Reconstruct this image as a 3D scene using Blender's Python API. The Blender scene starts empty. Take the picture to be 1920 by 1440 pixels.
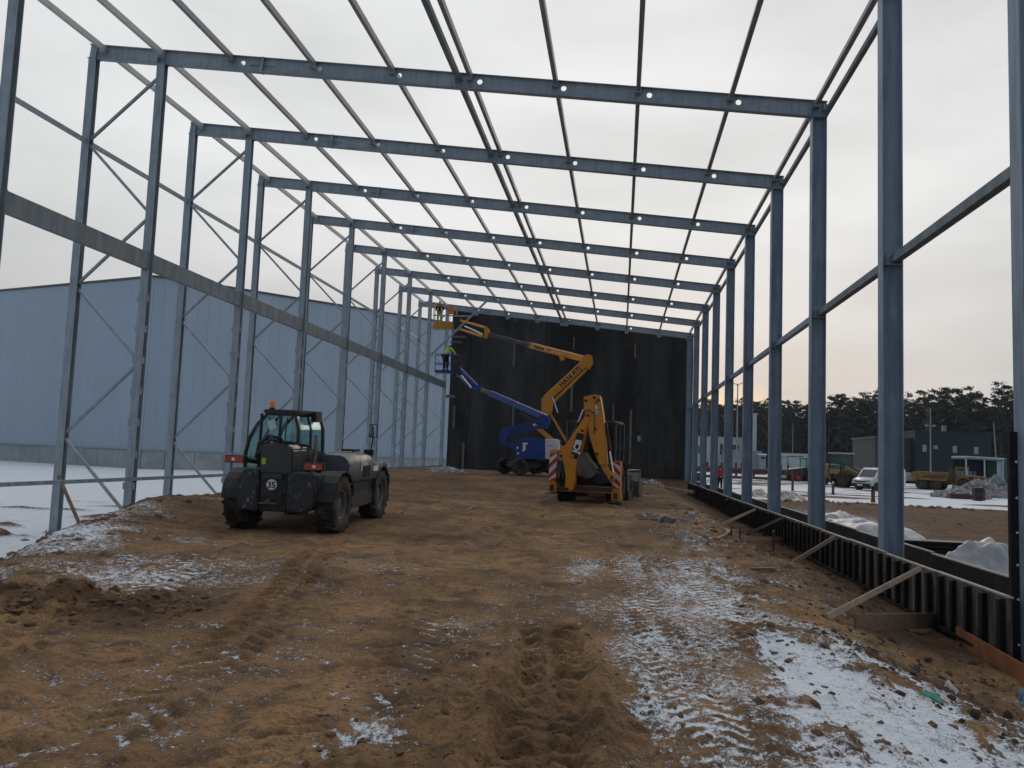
import bpy, bmesh, math, random
import numpy as np
from mathutils import Vector, Matrix

# ---------------------------------------------------------------- camera, sky, sun, exposure
scene = bpy.context.scene
C = scene.collection
RAD = math.radians
FPX, YAW, PITCH, ROLL, CAMZ = 1531.71, .1347, .0856, .0374, 1.7
_f = Vector((-math.sin(YAW)*math.cos(PITCH), math.cos(YAW)*math.cos(PITCH), math.sin(PITCH)))
_r = Vector((math.cos(YAW), math.sin(YAW), 0)); _u = _r.cross(_f)
_r, _u = math.cos(ROLL)*_r+math.sin(ROLL)*_u, -math.sin(ROLL)*_r+math.cos(ROLL)*_u
cd = bpy.data.cameras.new('camera'); cam = bpy.data.objects.new('camera', cd); C.objects.link(cam)
cd.sensor_width = 36; cd.lens = FPX/1920*36; cd.clip_start = .1; cd.clip_end = 3000
cam.matrix_world = Matrix(((_r.x, _u.x, -_f.x, 0), (_r.y, _u.y, -_f.y, 0), (_r.z, _u.z, -_f.z, CAMZ), (0, 0, 0, 1)))
scene.camera = cam
scene.render.resolution_x, scene.render.resolution_y = 1024, 768
scene.render.engine = 'CYCLES'
cy = scene.cycles; cy.max_bounces = 6; cy.diffuse_bounces = 3; cy.glossy_bounces = 2; cy.transmission_bounces = 4; cy.volume_bounces = 0; cy.transparent_max_bounces = 16; cy.caustics_reflective = cy.caustics_refractive = False
cy.use_adaptive_sampling = True; cy.adaptive_threshold = .02
scene.view_settings.view_transform = 'Standard'; scene.view_settings.look = 'None'
scene.view_settings.exposure = 0; scene.view_settings.gamma = 1

SUN_AZ, SUN_EL = RAD(6.2), RAD(5)          # azimuth from +Y towards +X
sun_dir = Vector((math.sin(SUN_AZ)*math.cos(SUN_EL), math.cos(SUN_AZ)*math.cos(SUN_EL), math.sin(SUN_EL)))
w = bpy.data.worlds.new('World'); scene.world = w; w.use_nodes = True
nt = w.node_tree; nt.nodes.clear()
def N(t, **k):
    n = nt.nodes.new(t)
    for a, b in k.items(): setattr(n, a, b)
    return n
def LK(a, b): nt.links.new(a, b)
def wmath(op, a, b=None, c=None, clamp=False):
    n = N('ShaderNodeMath', operation=op); n.use_clamp = clamp
    for i, v in enumerate((a, b, c)):
        if v is None: continue
        if isinstance(v, (int, float)): n.inputs[i].default_value = v
        else: LK(v, n.inputs[i])
    return n.outputs[0]
def wmix(f, a, b):
    n = N('ShaderNodeMix', data_type='RGBA')
    for s, v in ((n.inputs['Factor'], f), (n.inputs[6], a), (n.inputs[7], b)):
        if isinstance(v, (int, float)): s.default_value = v
        elif isinstance(v, tuple): s.default_value = (*v, 1)
        else: LK(v, s)
    return n.outputs[2]
tc = N('ShaderNodeTexCoord'); nrm = N('ShaderNodeVectorMath', operation='NORMALIZE'); LK(tc.outputs['Generated'], nrm.inputs[0])
sep = N('ShaderNodeSeparateXYZ'); LK(nrm.outputs[0], sep.inputs[0])
dt = N('ShaderNodeVectorMath', operation='DOT_PRODUCT'); LK(nrm.outputs[0], dt.inputs[0]); dt.inputs[1].default_value = (math.sin(SUN_AZ), math.cos(SUN_AZ), 0)
dsun = N('ShaderNodeVectorMath', operation='DOT_PRODUCT'); LK(nrm.outputs[0], dsun.inputs[0]); dsun.inputs[1].default_value = tuple(sun_dir)
toward = wmath('MULTIPLY_ADD', dt.outputs['Value'], .5, .5)
elev = wmath('MAXIMUM', sep.outputs[2], 0.0)
# overcast dusk: pale and slightly warm towards the sunset, dimmer and bluer behind
SKY_BACK, SKY_FRONT = (2.1, 2.7, 3.5), (9.0, 9.05, 8.95)
cloud = wmix(wmath('SMOOTH_MIN', toward, 1.0, .3), SKY_BACK, SKY_FRONT)
# warm, a little dimmer band towards the horizon
hz = N('ShaderNodeMapRange', interpolation_type='SMOOTHSTEP'); LK(elev, hz.inputs[0])
hz.inputs[1].default_value = 0; hz.inputs[2].default_value = .34; hz.inputs[3].default_value = 1; hz.inputs[4].default_value = 0
tint = wmix(hz.outputs[0], (1, 1, 1), (.71, .695, .69))
mul = N('ShaderNodeMix', data_type='RGBA', blend_type='MULTIPLY'); mul.inputs['Factor'].default_value = 1
LK(cloud, mul.inputs[6]); LK(tint, mul.inputs[7])
# soft cloud streaks
mp = N('ShaderNodeMapping'); LK(nrm.outputs[0], mp.inputs[0]); mp.inputs['Scale'].default_value = (1.0, 1.0, 3.2); mp.inputs['Rotation'].default_value = (.25, .3, .2)
nz = N('ShaderNodeTexNoise'); LK(mp.outputs[0], nz.inputs[0]); nz.inputs['Scale'].default_value = 2.6; nz.inputs['Detail'].default_value = 5; nz.inputs['Roughness'].default_value = .5
cl = N('ShaderNodeMapRange'); LK(nz.outputs['Fac'], cl.inputs[0]); cl.inputs[1].default_value = .3; cl.inputs[2].default_value = .7; cl.inputs[3].default_value = .82; cl.inputs[4].default_value = 1.08
m2 = N('ShaderNodeVectorMath', operation='SCALE'); LK(mul.outputs[2], m2.inputs[0]); LK(cl.outputs[0], m2.inputs[3])
# sunset gap low over the wood
g1 = N('ShaderNodeMapRange', interpolation_type='SMOOTHSTEP'); LK(dsun.outputs['Value'], g1.inputs[0]); g1.inputs[1].default_value = .9965; g1.inputs[2].default_value = .9999
g2 = N('ShaderNodeMapRange', interpolation_type='SMOOTHSTEP'); LK(sep.outputs[2], g2.inputs[0]); g2.inputs[1].default_value = .10; g2.inputs[2].default_value = .055
glow = wmath('MULTIPLY', wmath('MULTIPLY', g1.outputs[0], g2.outputs[0]), wmath('MULTIPLY_ADD', nz.outputs['Fac'], .6, .7))
over = wmix(wmath('MINIMUM', glow, 1.0), m2.outputs[0], (10.0, 7.6, 4.6))
sky = N('ShaderNodeTexSky', sky_type='NISHITA'); sky.sun_disc = False; sky.sun_elevation = SUN_EL; sky.sun_rotation = SUN_AZ
sky.air_density = 1.2; sky.dust_density = 2.0
final = wmix(.965, sky.outputs[0], over)
bg = N('ShaderNodeBackground'); LK(final, bg.inputs[0]); bg.inputs[1].default_value = .1
wo = N('ShaderNodeOutputWorld'); LK(bg.outputs[0], wo.inputs[0])
sl = bpy.data.lights.new('sun', 'SUN'); so = bpy.data.objects.new('sun', sl); C.objects.link(so)
sl.energy = .5; sl.angle = RAD(25); sl.color = (1, .86, .7)
so.rotation_euler = (-Vector((sun_dir.x, sun_dir.y, math.sin(RAD(14))))).to_track_quat('-Z', 'Y').to_euler()

rnd = random.Random(7)
def P(u, v, Y):
    """where the sight line through photo pixel (u, v) meets the depth plane Y"""
    d = _f+_r*((u-960)/FPX)-_u*((v-720)/FPX)
    t = Y/d.y
    return Vector((d.x*t, Y, CAMZ+d.z*t))
def PX(u, v, X):
    d = _f+_r*((u-960)/FPX)-_u*((v-720)/FPX); t = X/d.x
    return Vector((X, d.y*t, CAMZ+d.z*t))
def PZ(u, v, Z):
    d = _f+_r*((u-960)/FPX)-_u*((v-720)/FPX); t = (Z-CAMZ)/d.z
    return Vector((d.x*t, d.y*t, Z))

# ---------------------------------------------------------------- materials
MAT = {}
def mat(name, col, rough=.6, metal=0., var=.25, scale=3., col2=None, amt=.5, bump=0., bscale=None, spec=.4, streak=None, trans=0., alpha=1., coat=0., detail=6., thr=(.45, .62), stretch=(1, 1, 1), obj=False, rand=0.):
    """procedural Principled material: base colour mottled by noise, optional second colour in patches, optional bump"""
    m = bpy.data.materials.new(name); m.use_nodes = True; t = m.node_tree; nd = t.nodes; b = nd['Principled BSDF']
    geo = nd.new('ShaderNodeNewGeometry'); tcn = nd.new('ShaderNodeTexCoord')
    src = tcn.outputs['Object'] if obj else geo.outputs['Position']
    mpn = nd.new('ShaderNodeMapping'); t.links.new(src, mpn.inputs[0]); mpn.inputs['Scale'].default_value = stretch
    n1 = nd.new('ShaderNodeTexNoise'); t.links.new(mpn.outputs[0], n1.inputs[0]); n1.inputs['Scale'].default_value = scale; n1.inputs['Detail'].default_value = detail; n1.inputs['Roughness'].default_value = .62
    hsv = nd.new('ShaderNodeMapRange'); t.links.new(n1.outputs['Fac'], hsv.inputs[0]); hsv.inputs[1].default_value = .25; hsv.inputs[2].default_value = .75; hsv.inputs[3].default_value = 1-var; hsv.inputs[4].default_value = 1+var
    sc = nd.new('ShaderNodeVectorMath'); sc.operation = 'SCALE'; t.links.new(hsv.outputs[0], sc.inputs[3]); sc.inputs[0].default_value = col
    out = sc.outputs[0]
    if rand:        # each piece a little lighter or darker than its neighbour
        oi = nd.new('ShaderNodeObjectInfo'); rm_ = nd.new('ShaderNodeMapRange'); t.links.new(oi.outputs['Random'], rm_.inputs[0]); rm_.inputs[3].default_value = 1-rand; rm_.inputs[4].default_value = 1+rand
        s2 = nd.new('ShaderNodeVectorMath'); s2.operation = 'SCALE'; t.links.new(out, s2.inputs[0]); t.links.new(rm_.outputs[0], s2.inputs[3]); out = s2.outputs[0]
    if col2 is not None:
        n2 = nd.new('ShaderNodeTexNoise'); mp2 = nd.new('ShaderNodeMapping'); t.links.new(src, mp2.inputs[0]); mp2.inputs['Scale'].default_value = streak or stretch; mp2.inputs['Location'].default_value = (3.3, 1.7, 9.1)
        t.links.new(mp2.outputs[0], n2.inputs[0]); n2.inputs['Scale'].default_value = scale*.7; n2.inputs['Detail'].default_value = 8; n2.inputs['Roughness'].default_value = .68
        r = nd.new('ShaderNodeMapRange'); r.interpolation_type = 'SMOOTHSTEP'; t.links.new(n2.outputs['Fac'], r.inputs[0]); r.inputs[1].default_value, r.inputs[2].default_value = thr; r.inputs[4].default_value = amt
        mx = nd.new('ShaderNodeMix'); mx.data_type = 'RGBA'; t.links.new(r.outputs[0], mx.inputs['Factor']); t.links.new(out, mx.inputs[6]); mx.inputs[7].default_value = (*col2, 1)
        out = mx.outputs[2]
    t.links.new(out, b.inputs['Base Color'])
    rr = nd.new('ShaderNodeMapRange'); t.links.new(n1.outputs['Fac'], rr.inputs[0]); rr.inputs[1].default_value = .3; rr.inputs[2].default_value = .7; rr.inputs[3].default_value = max(.02, rough-.1); rr.inputs[4].default_value = min(1, rough+.1)
    t.links.new(rr.outputs[0], b.inputs['Roughness'])
    b.inputs['Metallic'].default_value = metal; b.inputs['Specular IOR Level'].default_value = spec
    b.inputs['Transmission Weight'].default_value = trans; b.inputs['Alpha'].default_value = alpha; b.inputs['Coat Weight'].default_value = coat
    if bump:
        n3 = nd.new('ShaderNodeTexNoise'); t.links.new(mpn.outputs[0], n3.inputs[0]); n3.inputs['Scale'].default_value = bscale or scale*4; n3.inputs['Detail'].default_value = 6
        bp = nd.new('ShaderNodeBump'); bp.inputs['Strength'].default_value = 1; bp.inputs['Distance'].default_value = bump; t.links.new(n3.outputs['Fac'], bp.inputs['Height']); t.links.new(bp.outputs[0], b.inputs['Normal'])
    MAT[name] = m
    return m
def glass(name, col, rough=.06, alpha=.5):
    """thin sheet glass: mostly see-through, tinted, with mirror reflection"""
    m = bpy.data.materials.new(name); m.use_nodes = True; t = m.node_tree; nd = t.nodes; nd.remove(nd['Principled BSDF'])
    tr = nd.new('ShaderNodeBsdfTransparent'); tr.inputs[0].default_value = (*col, 1)
    gl = nd.new('ShaderNodeBsdfGlossy'); gl.inputs['Roughness'].default_value = rough; gl.inputs[0].default_value = (.8, .85, .85, 1)
    ge = nd.new('ShaderNodeNewGeometry'); dp = nd.new('ShaderNodeVectorMath'); dp.operation = 'DOT_PRODUCT'; t.links.new(ge.outputs['Incoming'], dp.inputs[0]); t.links.new(ge.outputs['Normal'], dp.inputs[1])
    def mth(op, x, y):
        n = nd.new('ShaderNodeMath'); n.operation = op
        for i, v in enumerate((x, y)):
            if isinstance(v, (int, float)): n.inputs[i].default_value = v
            elif v is not None: t.links.new(v, n.inputs[i])
        return n.outputs[0]
    ref = mth('MULTIPLY', mth('POWER', mth('SUBTRACT', 1., mth('ABSOLUTE', dp.outputs['Value'], None)), 5.), .5)      # Schlick, the same from either side
    ng = nd.new('ShaderNodeTexNoise'); ng.inputs['Scale'].default_value = 6
    mr = nd.new('ShaderNodeMapRange'); t.links.new(ng.outputs['Fac'], mr.inputs[0]); mr.inputs[3].default_value = .015; mr.inputs[4].default_value = .05
    ad = nd.new('ShaderNodeMath'); ad.operation = 'ADD'; t.links.new(ref, ad.inputs[0]); t.links.new(mr.outputs[0], ad.inputs[1]); ad.use_clamp = True
    mx = nd.new('ShaderNodeMixShader'); t.links.new(ad.outputs[0], mx.inputs[0]); t.links.new(tr.outputs[0], mx.inputs[1]); t.links.new(gl.outputs[0], mx.inputs[2])
    t.links.new(mx.outputs[0], nd['Material Output'].inputs[0]); MAT[name] = m
    return m

# galvanised steel in its shades
mat('galv', (.31, .365, .41), .5, .1, .18, 2.2, (.20, .245, .285), .6, bump=.0008, bscale=40, streak=(6, 6, .7))
mat('galv_blue', (.25, .32, .405), .5, .12, .2, 1.6, (.15, .205, .285), .75, bump=.0008, bscale=30, streak=(5, 5, .5))
mat('galv_dull', (.205, .25, .28), .65, .05, .2, 1.5, (.12, .15, .17), .75, streak=(2.5, 2.5, .6), thr=(.4, .6))
mat('purlin_steel', (.30, .31, .335), .55, .2, .2, 1.2, (.24, .245, .26), .6, streak=(1, .2, 1))
mat('tube_lit', (.55, .56, .55), .6, .05, .15, 1.5, (.40, .40, .38), .6, streak=(1, .3, 1))  # left eaves tubes: the light on them is put into this paler colour
mat('tarp_black', (.014, .0155, .017), .75, 0, .45, .5, (.050, .050, .048), .85, bump=.08, bscale=.9, streak=(1.2, 1, .25), thr=(.42, .65), spec=.25)
mat('tarp_grey', (.024, .027, .030), .7, 0, .4, .5, (.066, .066, .064), .85, bump=.08, bscale=.9, streak=(1.2, 1, .25), thr=(.42, .65), spec=.25)
mat('batten', (.15, .14, .125), .8, 0, .3, 4)
mat('panel_blue', (.325, .405, .49), .45, .0, .05, .25, (.30, .375, .46), .5, spec=.35, rand=.025)
mat('flashing', (.09, .085, .08), .5, .2, .2, 1)
mat('plinth', (.33, .35, .37), .85, 0, .2, .6, (.24, .26, .28), .6, bump=.01)
mat('formply', (.17, .152, .13), .7, 0, .45, 3, (.035, .03, .028), .8, bump=.004, streak=(2, 2, .5), thr=(.42, .6), rand=.4)
mat('formsteel', (.012, .012, .013), .55, .3, .5, 5, (.05, .038, .03), .6, bump=.002, thr=(.5, .65))
mat('formedge', (.36, .33, .29), .75, 0, .35, 6)
mat('timber', (.22, .145, .10), .8, 0, .35, 5, (.13, .085, .06), .6, bump=.003, streak=(1, 5, 5))
mat('timber_pale', (.33, .25, .185), .8, 0, .3, 5, (.2, .14, .1), .5, bump=.002)
mat('timber_orange', (.30, .115, .045), .75, 0, .25, 3, (.16, .07, .035), .6, bump=.002)
mat('concrete', (.30, .29, .28), .9, 0, .25, 2, (.2, .19, .18), .6, bump=.006)
mat('sheet_white', (.42, .43, .47), .5, 0, .15, 3, (.28, .29, .31), .7, bump=.006, bscale=9, spec=.5)
mat('sheet_dirty', (.40, .39, .38), .55, 0, .3, 3, (.16, .13, .10), .7, bump=.01, bscale=8)
# machines
mat('jcb_yellow', (.62, .235, .012), .42, 0, .12, 1.8, (.22, .11, .03), .45, thr=(.52, .72), coat=.15)
mat('lift_yellow', (.60, .25, .02), .45, 0, .12, 1.2, (.3, .14, .03), .4, thr=(.55, .75))
mat('lift_blue', (.005, .042, .23), .42, 0, .15, 1.2, (.01, .03, .12), .4, coat=.15)
mat('lift_white', (.62, .63, .66), .4, 0, .06, 2, (.45, .45, .46), .4)
mat('black_paint', (.013, .015, .017), .5, 0, .3, 3, (.075, .056, .04), .6, thr=(.48, .66))
mat('dark_grey', (.030, .037, .042), .42, 0, .2, 3.5, (.085, .072, .056), .6, thr=(.52, .68), coat=.1)
mat('scuffed', (.026, .030, .034), .5, 0, .3, 22, (.26, .26, .26), .75, thr=(.575, .65), streak=(1, 1, .5))
mat('tyre', (.016, .016, .016), .85, 0, .3, 5, (.075, .058, .042), .85, bump=.004, thr=(.42, .6))
mat('rim_grey', (.12, .12, .12), .6, .2, .3, 4, (.09, .07, .05), .7)
mat('rim_dirty', (.085, .075, .06), .75, 0, .3, 5, (.05, .04, .03), .7)
mat('chrome', (.75, .76, .78), .16, 1., .05, 4)
mat('steel_worn', (.13, .115, .105), .55, .45, .35, 4, (.085, .05, .035), .7, bump=.003)
mat('hose', (.012, .012, .013), .6, 0, .2, 8)
mat('red_lamp', (.42, .02, .015), .25, 0, .15, 9, spec=.6)
mat('amber_lamp', (.85, .19, .01), .25, 0, .1, 9, spec=.6)
mat('white_paint', (.70, .70, .70), .5, 0, .1, 3, (.5, .48, .45), .4)
mat('red_paint', (.50, .03, .02), .5, 0, .15, 3, (.25, .03, .02), .4)
mat('red_pipe', (.10, .028, .027), .6, 0, .25, 1, (.07, .03, .028), .6)
mat('mirror', (.30, .33, .34), .05, 1., .02, 2)
mat('lettering_white', (.78, .78, .76), .5, 0, .05, 4)
mat('lettering_black', (.012, .012, .012), .5, 0, .05, 4)
mat('label_yellow', (.5, .45, .03), .5, 0, .1, 4)
mat('hivis', (.34, .62, .02), .7, 0, .15, 6, (.22, .42, .02), .5)
mat('hivis_green', (.22, .55, .05), .7, 0, .15, 6, (.14, .36, .04), .5)
mat('reflective', (.7, .72, .72), .4, .2, .1, 6)
mat('cloth_dark', (.014, .017, .024), .9, 0, .3, 6)
mat('cloth_red', (.42, .015, .03), .85, 0, .2, 6)
mat('skin', (.42, .22, .15), .6, 0, .08, 8)
mat('boots', (.02, .017, .014), .7, 0, .3, 6)
mat('helmet_white', (.7, .7, .68), .35, 0, .05, 5)
mat('van_white', (.66, .68, .71), .3, 0, .06, 2, (.42, .42, .42), .35, coat=.3)
mat('plastic_black', (.014, .014, .015), .6, 0, .2, 4)
mat('loader_tan', (.32, .21, .10), .6, 0, .25, 1.5, (.16, .11, .07), .7)
mat('dumper_yellow', (.36, .20, .025), .55, 0, .2, 1.5, (.11, .075, .04), .8, thr=(.42, .6))
mat('mud_crust', (.10, .065, .04), .9, 0, .3, 3, bump=.01)
mat('wall_navy', (.004, .013, .028), .55, 0, .12, .6)
mat('wall_taupe', (.055, .053, .052), .85, 0, .12, .7)
mat('wall_white', (.42, .45, .48), .7, 0, .08, .6)
mat('wall_grey', (.24, .27, .30), .8, 0, .1, .6)
mat('window_pale', (.24, .29, .33), .2, 0, .1, 2, spec=.7)
mat('window_dark', (.03, .04, .055), .15, 0, .1, 2, spec=.7)
mat('snow_cap', (.80, .83, .87), .7, 0, .06, 6, bump=.01)
mat('container_green', (.025, .12, .08), .55, 0, .15, 1.5, (.07, .2, .14), .5)
mat('post_orange', (.15, .045, .030), .6, 0, .2, 6)
mat('pole_grey', (.27, .28, .29), .5, .3, .12, 2)
mat('rubble', (.34, .34, .345), .9, 0, .4, 5, (.14, .12, .11), .6, bump=.02)
mat('mirror_case', (.02, .02, .022), .5, 0, .2, 5)
mat('rag_green', (.07, .33, .27), .7, 0, .2, 20)
mat('rag_pale', (.52, .50, .46), .8, 0, .2, 15)
mat('plastic_blue', (.06, .13, .23), .5, 0, .2, 6)
mat('bark', (.055, .040, .032), .95, 0, .35, 3, (.12, .065, .04), .5)
mat('birch', (.15, .13, .115), .9, 0, .3, 3)
mat('needles', (.030, .040, .034), .8, 0, .5, .5, (.052, .062, .03), .5)
mat('needles_dark', (.025, .033, .029), .8, 0, .5, .5, (.036, .046, .026), .5)
mat('trailer_grey', (.46, .47, .47), .5, 0, .1, 1)
mat('clod', (.15, .088, .048), .95, 0, .4, 4, (.085, .05, .029), .7, bump=.012, bscale=25)
mat('clod_dark', (.045, .038, .034), .95, 0, .4, 4, bump=.012, bscale=25)
glass('cab_glass', (.80, .925, .91)); glass('dark_glass', (.52, .60, .62))

# ---------------------------------------------------------------- mesh builder
class MB:
    def __init__(s): s.v = []; s.f = []
    def add(s, vs, fs):
        o = len(s.v); s.v += [tuple(v) for v in vs]; s.f += [tuple(i+o for i in q) for q in fs]; return s
    def obox(s, c, a, b, d):
        c, a, b, d = map(Vector, (c, a, b, d)); vs = [c+i*a+j*b+k*d for i in (-1, 1) for j in (-1, 1) for k in (-1, 1)]
        fl = [(0, 1, 3, 2), (4, 6, 7, 5), (0, 4, 5, 1), (2, 3, 7, 6), (0, 2, 6, 4), (1, 5, 7, 3)]
        if a.cross(b).dot(d) < 0: fl = [q[::-1] for q in fl]
        return s.add(vs, fl)
    def box(s, x0, x1, y0, y1, z0, z1):
        return s.obox(((x0+x1)/2, (y0+y1)/2, (z0+z1)/2), (abs(x1-x0)/2, 0, 0), (0, abs(y1-y0)/2, 0), (0, 0, abs(z1-z0)/2))
    def bar(s, p, q, w, h, up=(0, 0, 1)):
        p, q = Vector(p), Vector(q); d = (q-p); L = d.length; d.normalize(); up = Vector(up)
        if abs(d.dot(up)) > .99: up = Vector((0, 1, 0))
        sd = d.cross(up).normalized(); u = sd.cross(d)
        return s.obox((p+q)/2, d*L/2, sd*w/2, u*h/2)
    def cyl(s, p, q, r, r2=None, n=12):
        p, q = Vector(p), Vector(q); r2 = r if r2 is None else r2; d = (q-p).normalized()
        a = d.orthogonal().normalized(); b = d.cross(a); vs = []
        for c, rr in ((p, r), (q, r2)):
            vs += [c+rr*(math.cos(2*math.pi*i/n)*a+math.sin(2*math.pi*i/n)*b) for i in range(n)]
        fs = [(i, (i+1) % n, n+(i+1) % n, n+i) for i in range(n)]+[tuple(range(n-1, -1, -1)), tuple(range(n, 2*n))]
        return s.add(vs, fs)
    def tube(s, pts, r, n=6):
        pts = [Vector(p) for p in pts]; vs = []; fs = []
        rs = r if isinstance(r, (list, tuple)) else [r]*len(pts)
        a = None
        for i, p in enumerate(pts):
            d = (pts[min(i+1, len(pts)-1)]-pts[max(i-1, 0)]).normalized()
            a = d.orthogonal().normalized() if a is None else (a-d*a.dot(d)).normalized()
            b = d.cross(a)
            vs += [p+rs[i]*(math.cos(2*math.pi*k/n)*a+math.sin(2*math.pi*k/n)*b) for k in range(n)]
        for i in range(len(pts)-1):
            fs += [(i*n+k, i*n+(k+1) % n, (i+1)*n+(k+1) % n, (i+1)*n+k) for k in range(n)]
        fs += [tuple(range(n-1, -1, -1)), tuple((len(pts)-1)*n+k for k in range(n))]
        return s.add(vs, fs)
    def prism(s, poly, f0, f1):
        """poly: list of 2D; f0/f1 map a 2D point to 3D on either side"""
        n = len(poly); vs = [f0(*p) for p in poly]+[f1(*p) for p in poly]
        return s.add(vs, [tuple(range(n-1, -1, -1)), tuple(range(n, 2*n))]+[(i, (i+1) % n, n+(i+1) % n, n+i) for i in range(n)])
    def px(s, poly, x0, x1): return s.prism(poly, lambda a, b: (x0, a, b), lambda a, b: (x1, a, b))   # outline in (y, z)
    def py(s, poly, y0, y1): return s.prism(poly, lambda a, b: (a, y1, b), lambda a, b: (a, y0, b))   # outline in (x, z)
    def pz(s, poly, z0, z1): return s.prism(poly, lambda a, b: (a, b, z0), lambda a, b: (a, b, z1))   # outline in (x, y)
    def lathe(s, prof, o, axis, n=24):
        o, d = Vector(o), Vector(axis).normalized(); a = d.orthogonal().normalized(); b = d.cross(a); k = len(prof); vs = []
        for i in range(n):
            t = 2*math.pi*i/n; e = math.cos(t)*a+math.sin(t)*b
            vs += [o+e*r+d*h for r, h in prof]
        fs = [(i*k+j, ((i+1) % n)*k+j, ((i+1) % n)*k+j+1, i*k+j+1) for i in range(n) for j in range(k-1)]
        return s.add(vs, fs)
    def loft(s, rings, cap=True):
        n = len(rings[0]); vs = [p for r in rings for p in r]; fs = []
        for i in range(len(rings)-1): fs += [(i*n+k, i*n+(k+1) % n, (i+1)*n+(k+1) % n, (i+1)*n+k) for k in range(n)]
        if cap: fs += [tuple(range(n-1, -1, -1)), tuple((len(rings)-1)*n+k for k in range(n))]
        return s.add(vs, fs)
    def mesh(s, name, bevel=0, smooth=False, seg=2):
        me = bpy.data.meshes.new(name); me.from_pydata(s.v, [], s.f)
        bm = bmesh.new(); bm.from_mesh(me); bmesh.ops.recalc_face_normals(bm, faces=bm.faces)
        if bevel:
            ed = [e for e in bm.edges if len(e.link_faces) == 2 and e.calc_face_angle() > RAD(32)]
            bmesh.ops.bevel(bm, geom=ed, offset=bevel, segments=seg, affect='EDGES', clamp_overlap=True)
        bm.to_mesh(me); bm.free()
        if smooth:
            me.polygons.foreach_set('use_smooth', [True]*len(me.polygons))
            me.set_sharp_from_angle(angle=RAD(38))
        return me
    def build(s, name, m, parent=None, bevel=0, smooth=False, seg=2):
        return link(name, s.mesh(name, bevel, smooth, seg), m, parent)
def link(name, me, m, parent=None):
    o = bpy.data.objects.new(name, me)
    if m is not None and not me.materials: me.materials.append(MAT[m] if isinstance(m, str) else m)
    C.objects.link(o)
    if parent is not None: o.parent = parent
    return o
def tag(o, label=None, cat=None, group=None, kind=None):
    for k, v in (('label', label), ('category', cat), ('group', group), ('kind', kind)):
        if v: o[k] = v
    return o
def thing(name, label, cat, loc=(0, 0, 0), rz=0, group=None):
    o = bpy.data.objects.new(name, None); C.objects.link(o); o.location = loc; o.rotation_euler = (0, 0, rz); o.empty_display_size = .2
    return tag(o, label, cat, group)
def copy_tree(o, parent=None):
    c = o.copy(); C.objects.link(c); c.parent = parent
    for ch in list(o.children): copy_tree(ch, c)
    return c
def text(name, s, size, parent, o, right, up, m, bold=.0, ext=.004, align='CENTER'):
    """flat lettering as a mesh: origin o, reading direction right, letter height up"""
    cu = bpy.data.curves.new(name, 'FONT'); cu.body = s; cu.size = size; cu.extrude = ext; cu.offset = bold; cu.align_x = align; cu.align_y = 'CENTER'; cu.resolution_u = 3
    tmp = bpy.data.objects.new('tmp', cu); C.objects.link(tmp)
    dg = bpy.context.evaluated_depsgraph_get(); me = bpy.data.meshes.new_from_object(tmp.evaluated_get(dg)); me.name = name
    bpy.data.objects.remove(tmp); bpy.data.curves.remove(cu)
    r, u = Vector(right).normalized(), Vector(up).normalized(); n = r.cross(u)
    me.transform(Matrix(((r.x, u.x, n.x, o[0]), (r.y, u.y, n.y, o[1]), (r.z, u.z, n.z, o[2]), (0, 0, 0, 1))))
    me.materials.clear()
    return link(name, me, m, parent)
def wheel(parent, c, R, W, rimR, lugs=16, tyre='tyre', rim='rim_dirty', lug_h=.035, axis=(1, 0, 0), side=1):
    """tyre with tread lugs and a dished rim; axis = axle direction, side = which end of it faces out"""
    c, ax = Vector(c), Vector(axis).normalized(); m = MB(); h = W/2
    prof = [(rimR, -h*.8), (rimR+.04, -h*.95), (R*.82, -h), (R*.94, -h*.92), (R*.985, -h*.6), (R, 0), (R*.985, h*.6), (R*.94, h*.92), (R*.82, h), (rimR+.04, h*.95), (rimR, h*.8)]
    m.lathe(prof, c, ax, 28)
    e1 = ax.orthogonal().normalized(); e2 = ax.cross(e1)
    for k in range(lugs*2):
        s = 1 if k % 2 else -1; t0 = 2*math.pi*(k/2)/lugs
        pa, pb = [], []
        for (tt, hh) in ((t0, .05), (t0+1.3/lugs*2, .98)):
            e = math.cos(tt)*e1+math.sin(tt)*e2
            (pa if hh < .5 else pb).append(c+ax*s*h*hh+e*(R*(.985 if hh > .5 else 1.0)-.01))
        p, q = pa[0], pb[0]; mid = ((p+q)/2-c); up = (mid-ax*mid.dot(ax)).normalized()
        m.bar(p+up*lug_h*.3, q+up*lug_h*.2, R*.09, lug_h*1.6, up)
    o = m.build('wheel', tyre, parent, smooth=True)
    r = MB(); s = side
    r.lathe([(rimR, -h*.8*s), (rimR*.98, h*.78*s), (rimR*.86, h*.72*s), (rimR*.78, h*.35*s), (rimR*.42, h*.3*s), (rimR*.36, h*.55*s), (rimR*.2, h*.6*s), (.001, h*.6*s)], c, ax, 24)
    for k in range(8):
        t = 2*math.pi*k/8; e = math.cos(t)*e1+math.sin(t)*e2
        r.cyl(c+e*rimR*.55+ax*s*h*.3, c+e*rimR*.55+ax*s*h*.4, .02, n=6)
    r.build('rim', rim, o, smooth=True)
    return o
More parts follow.
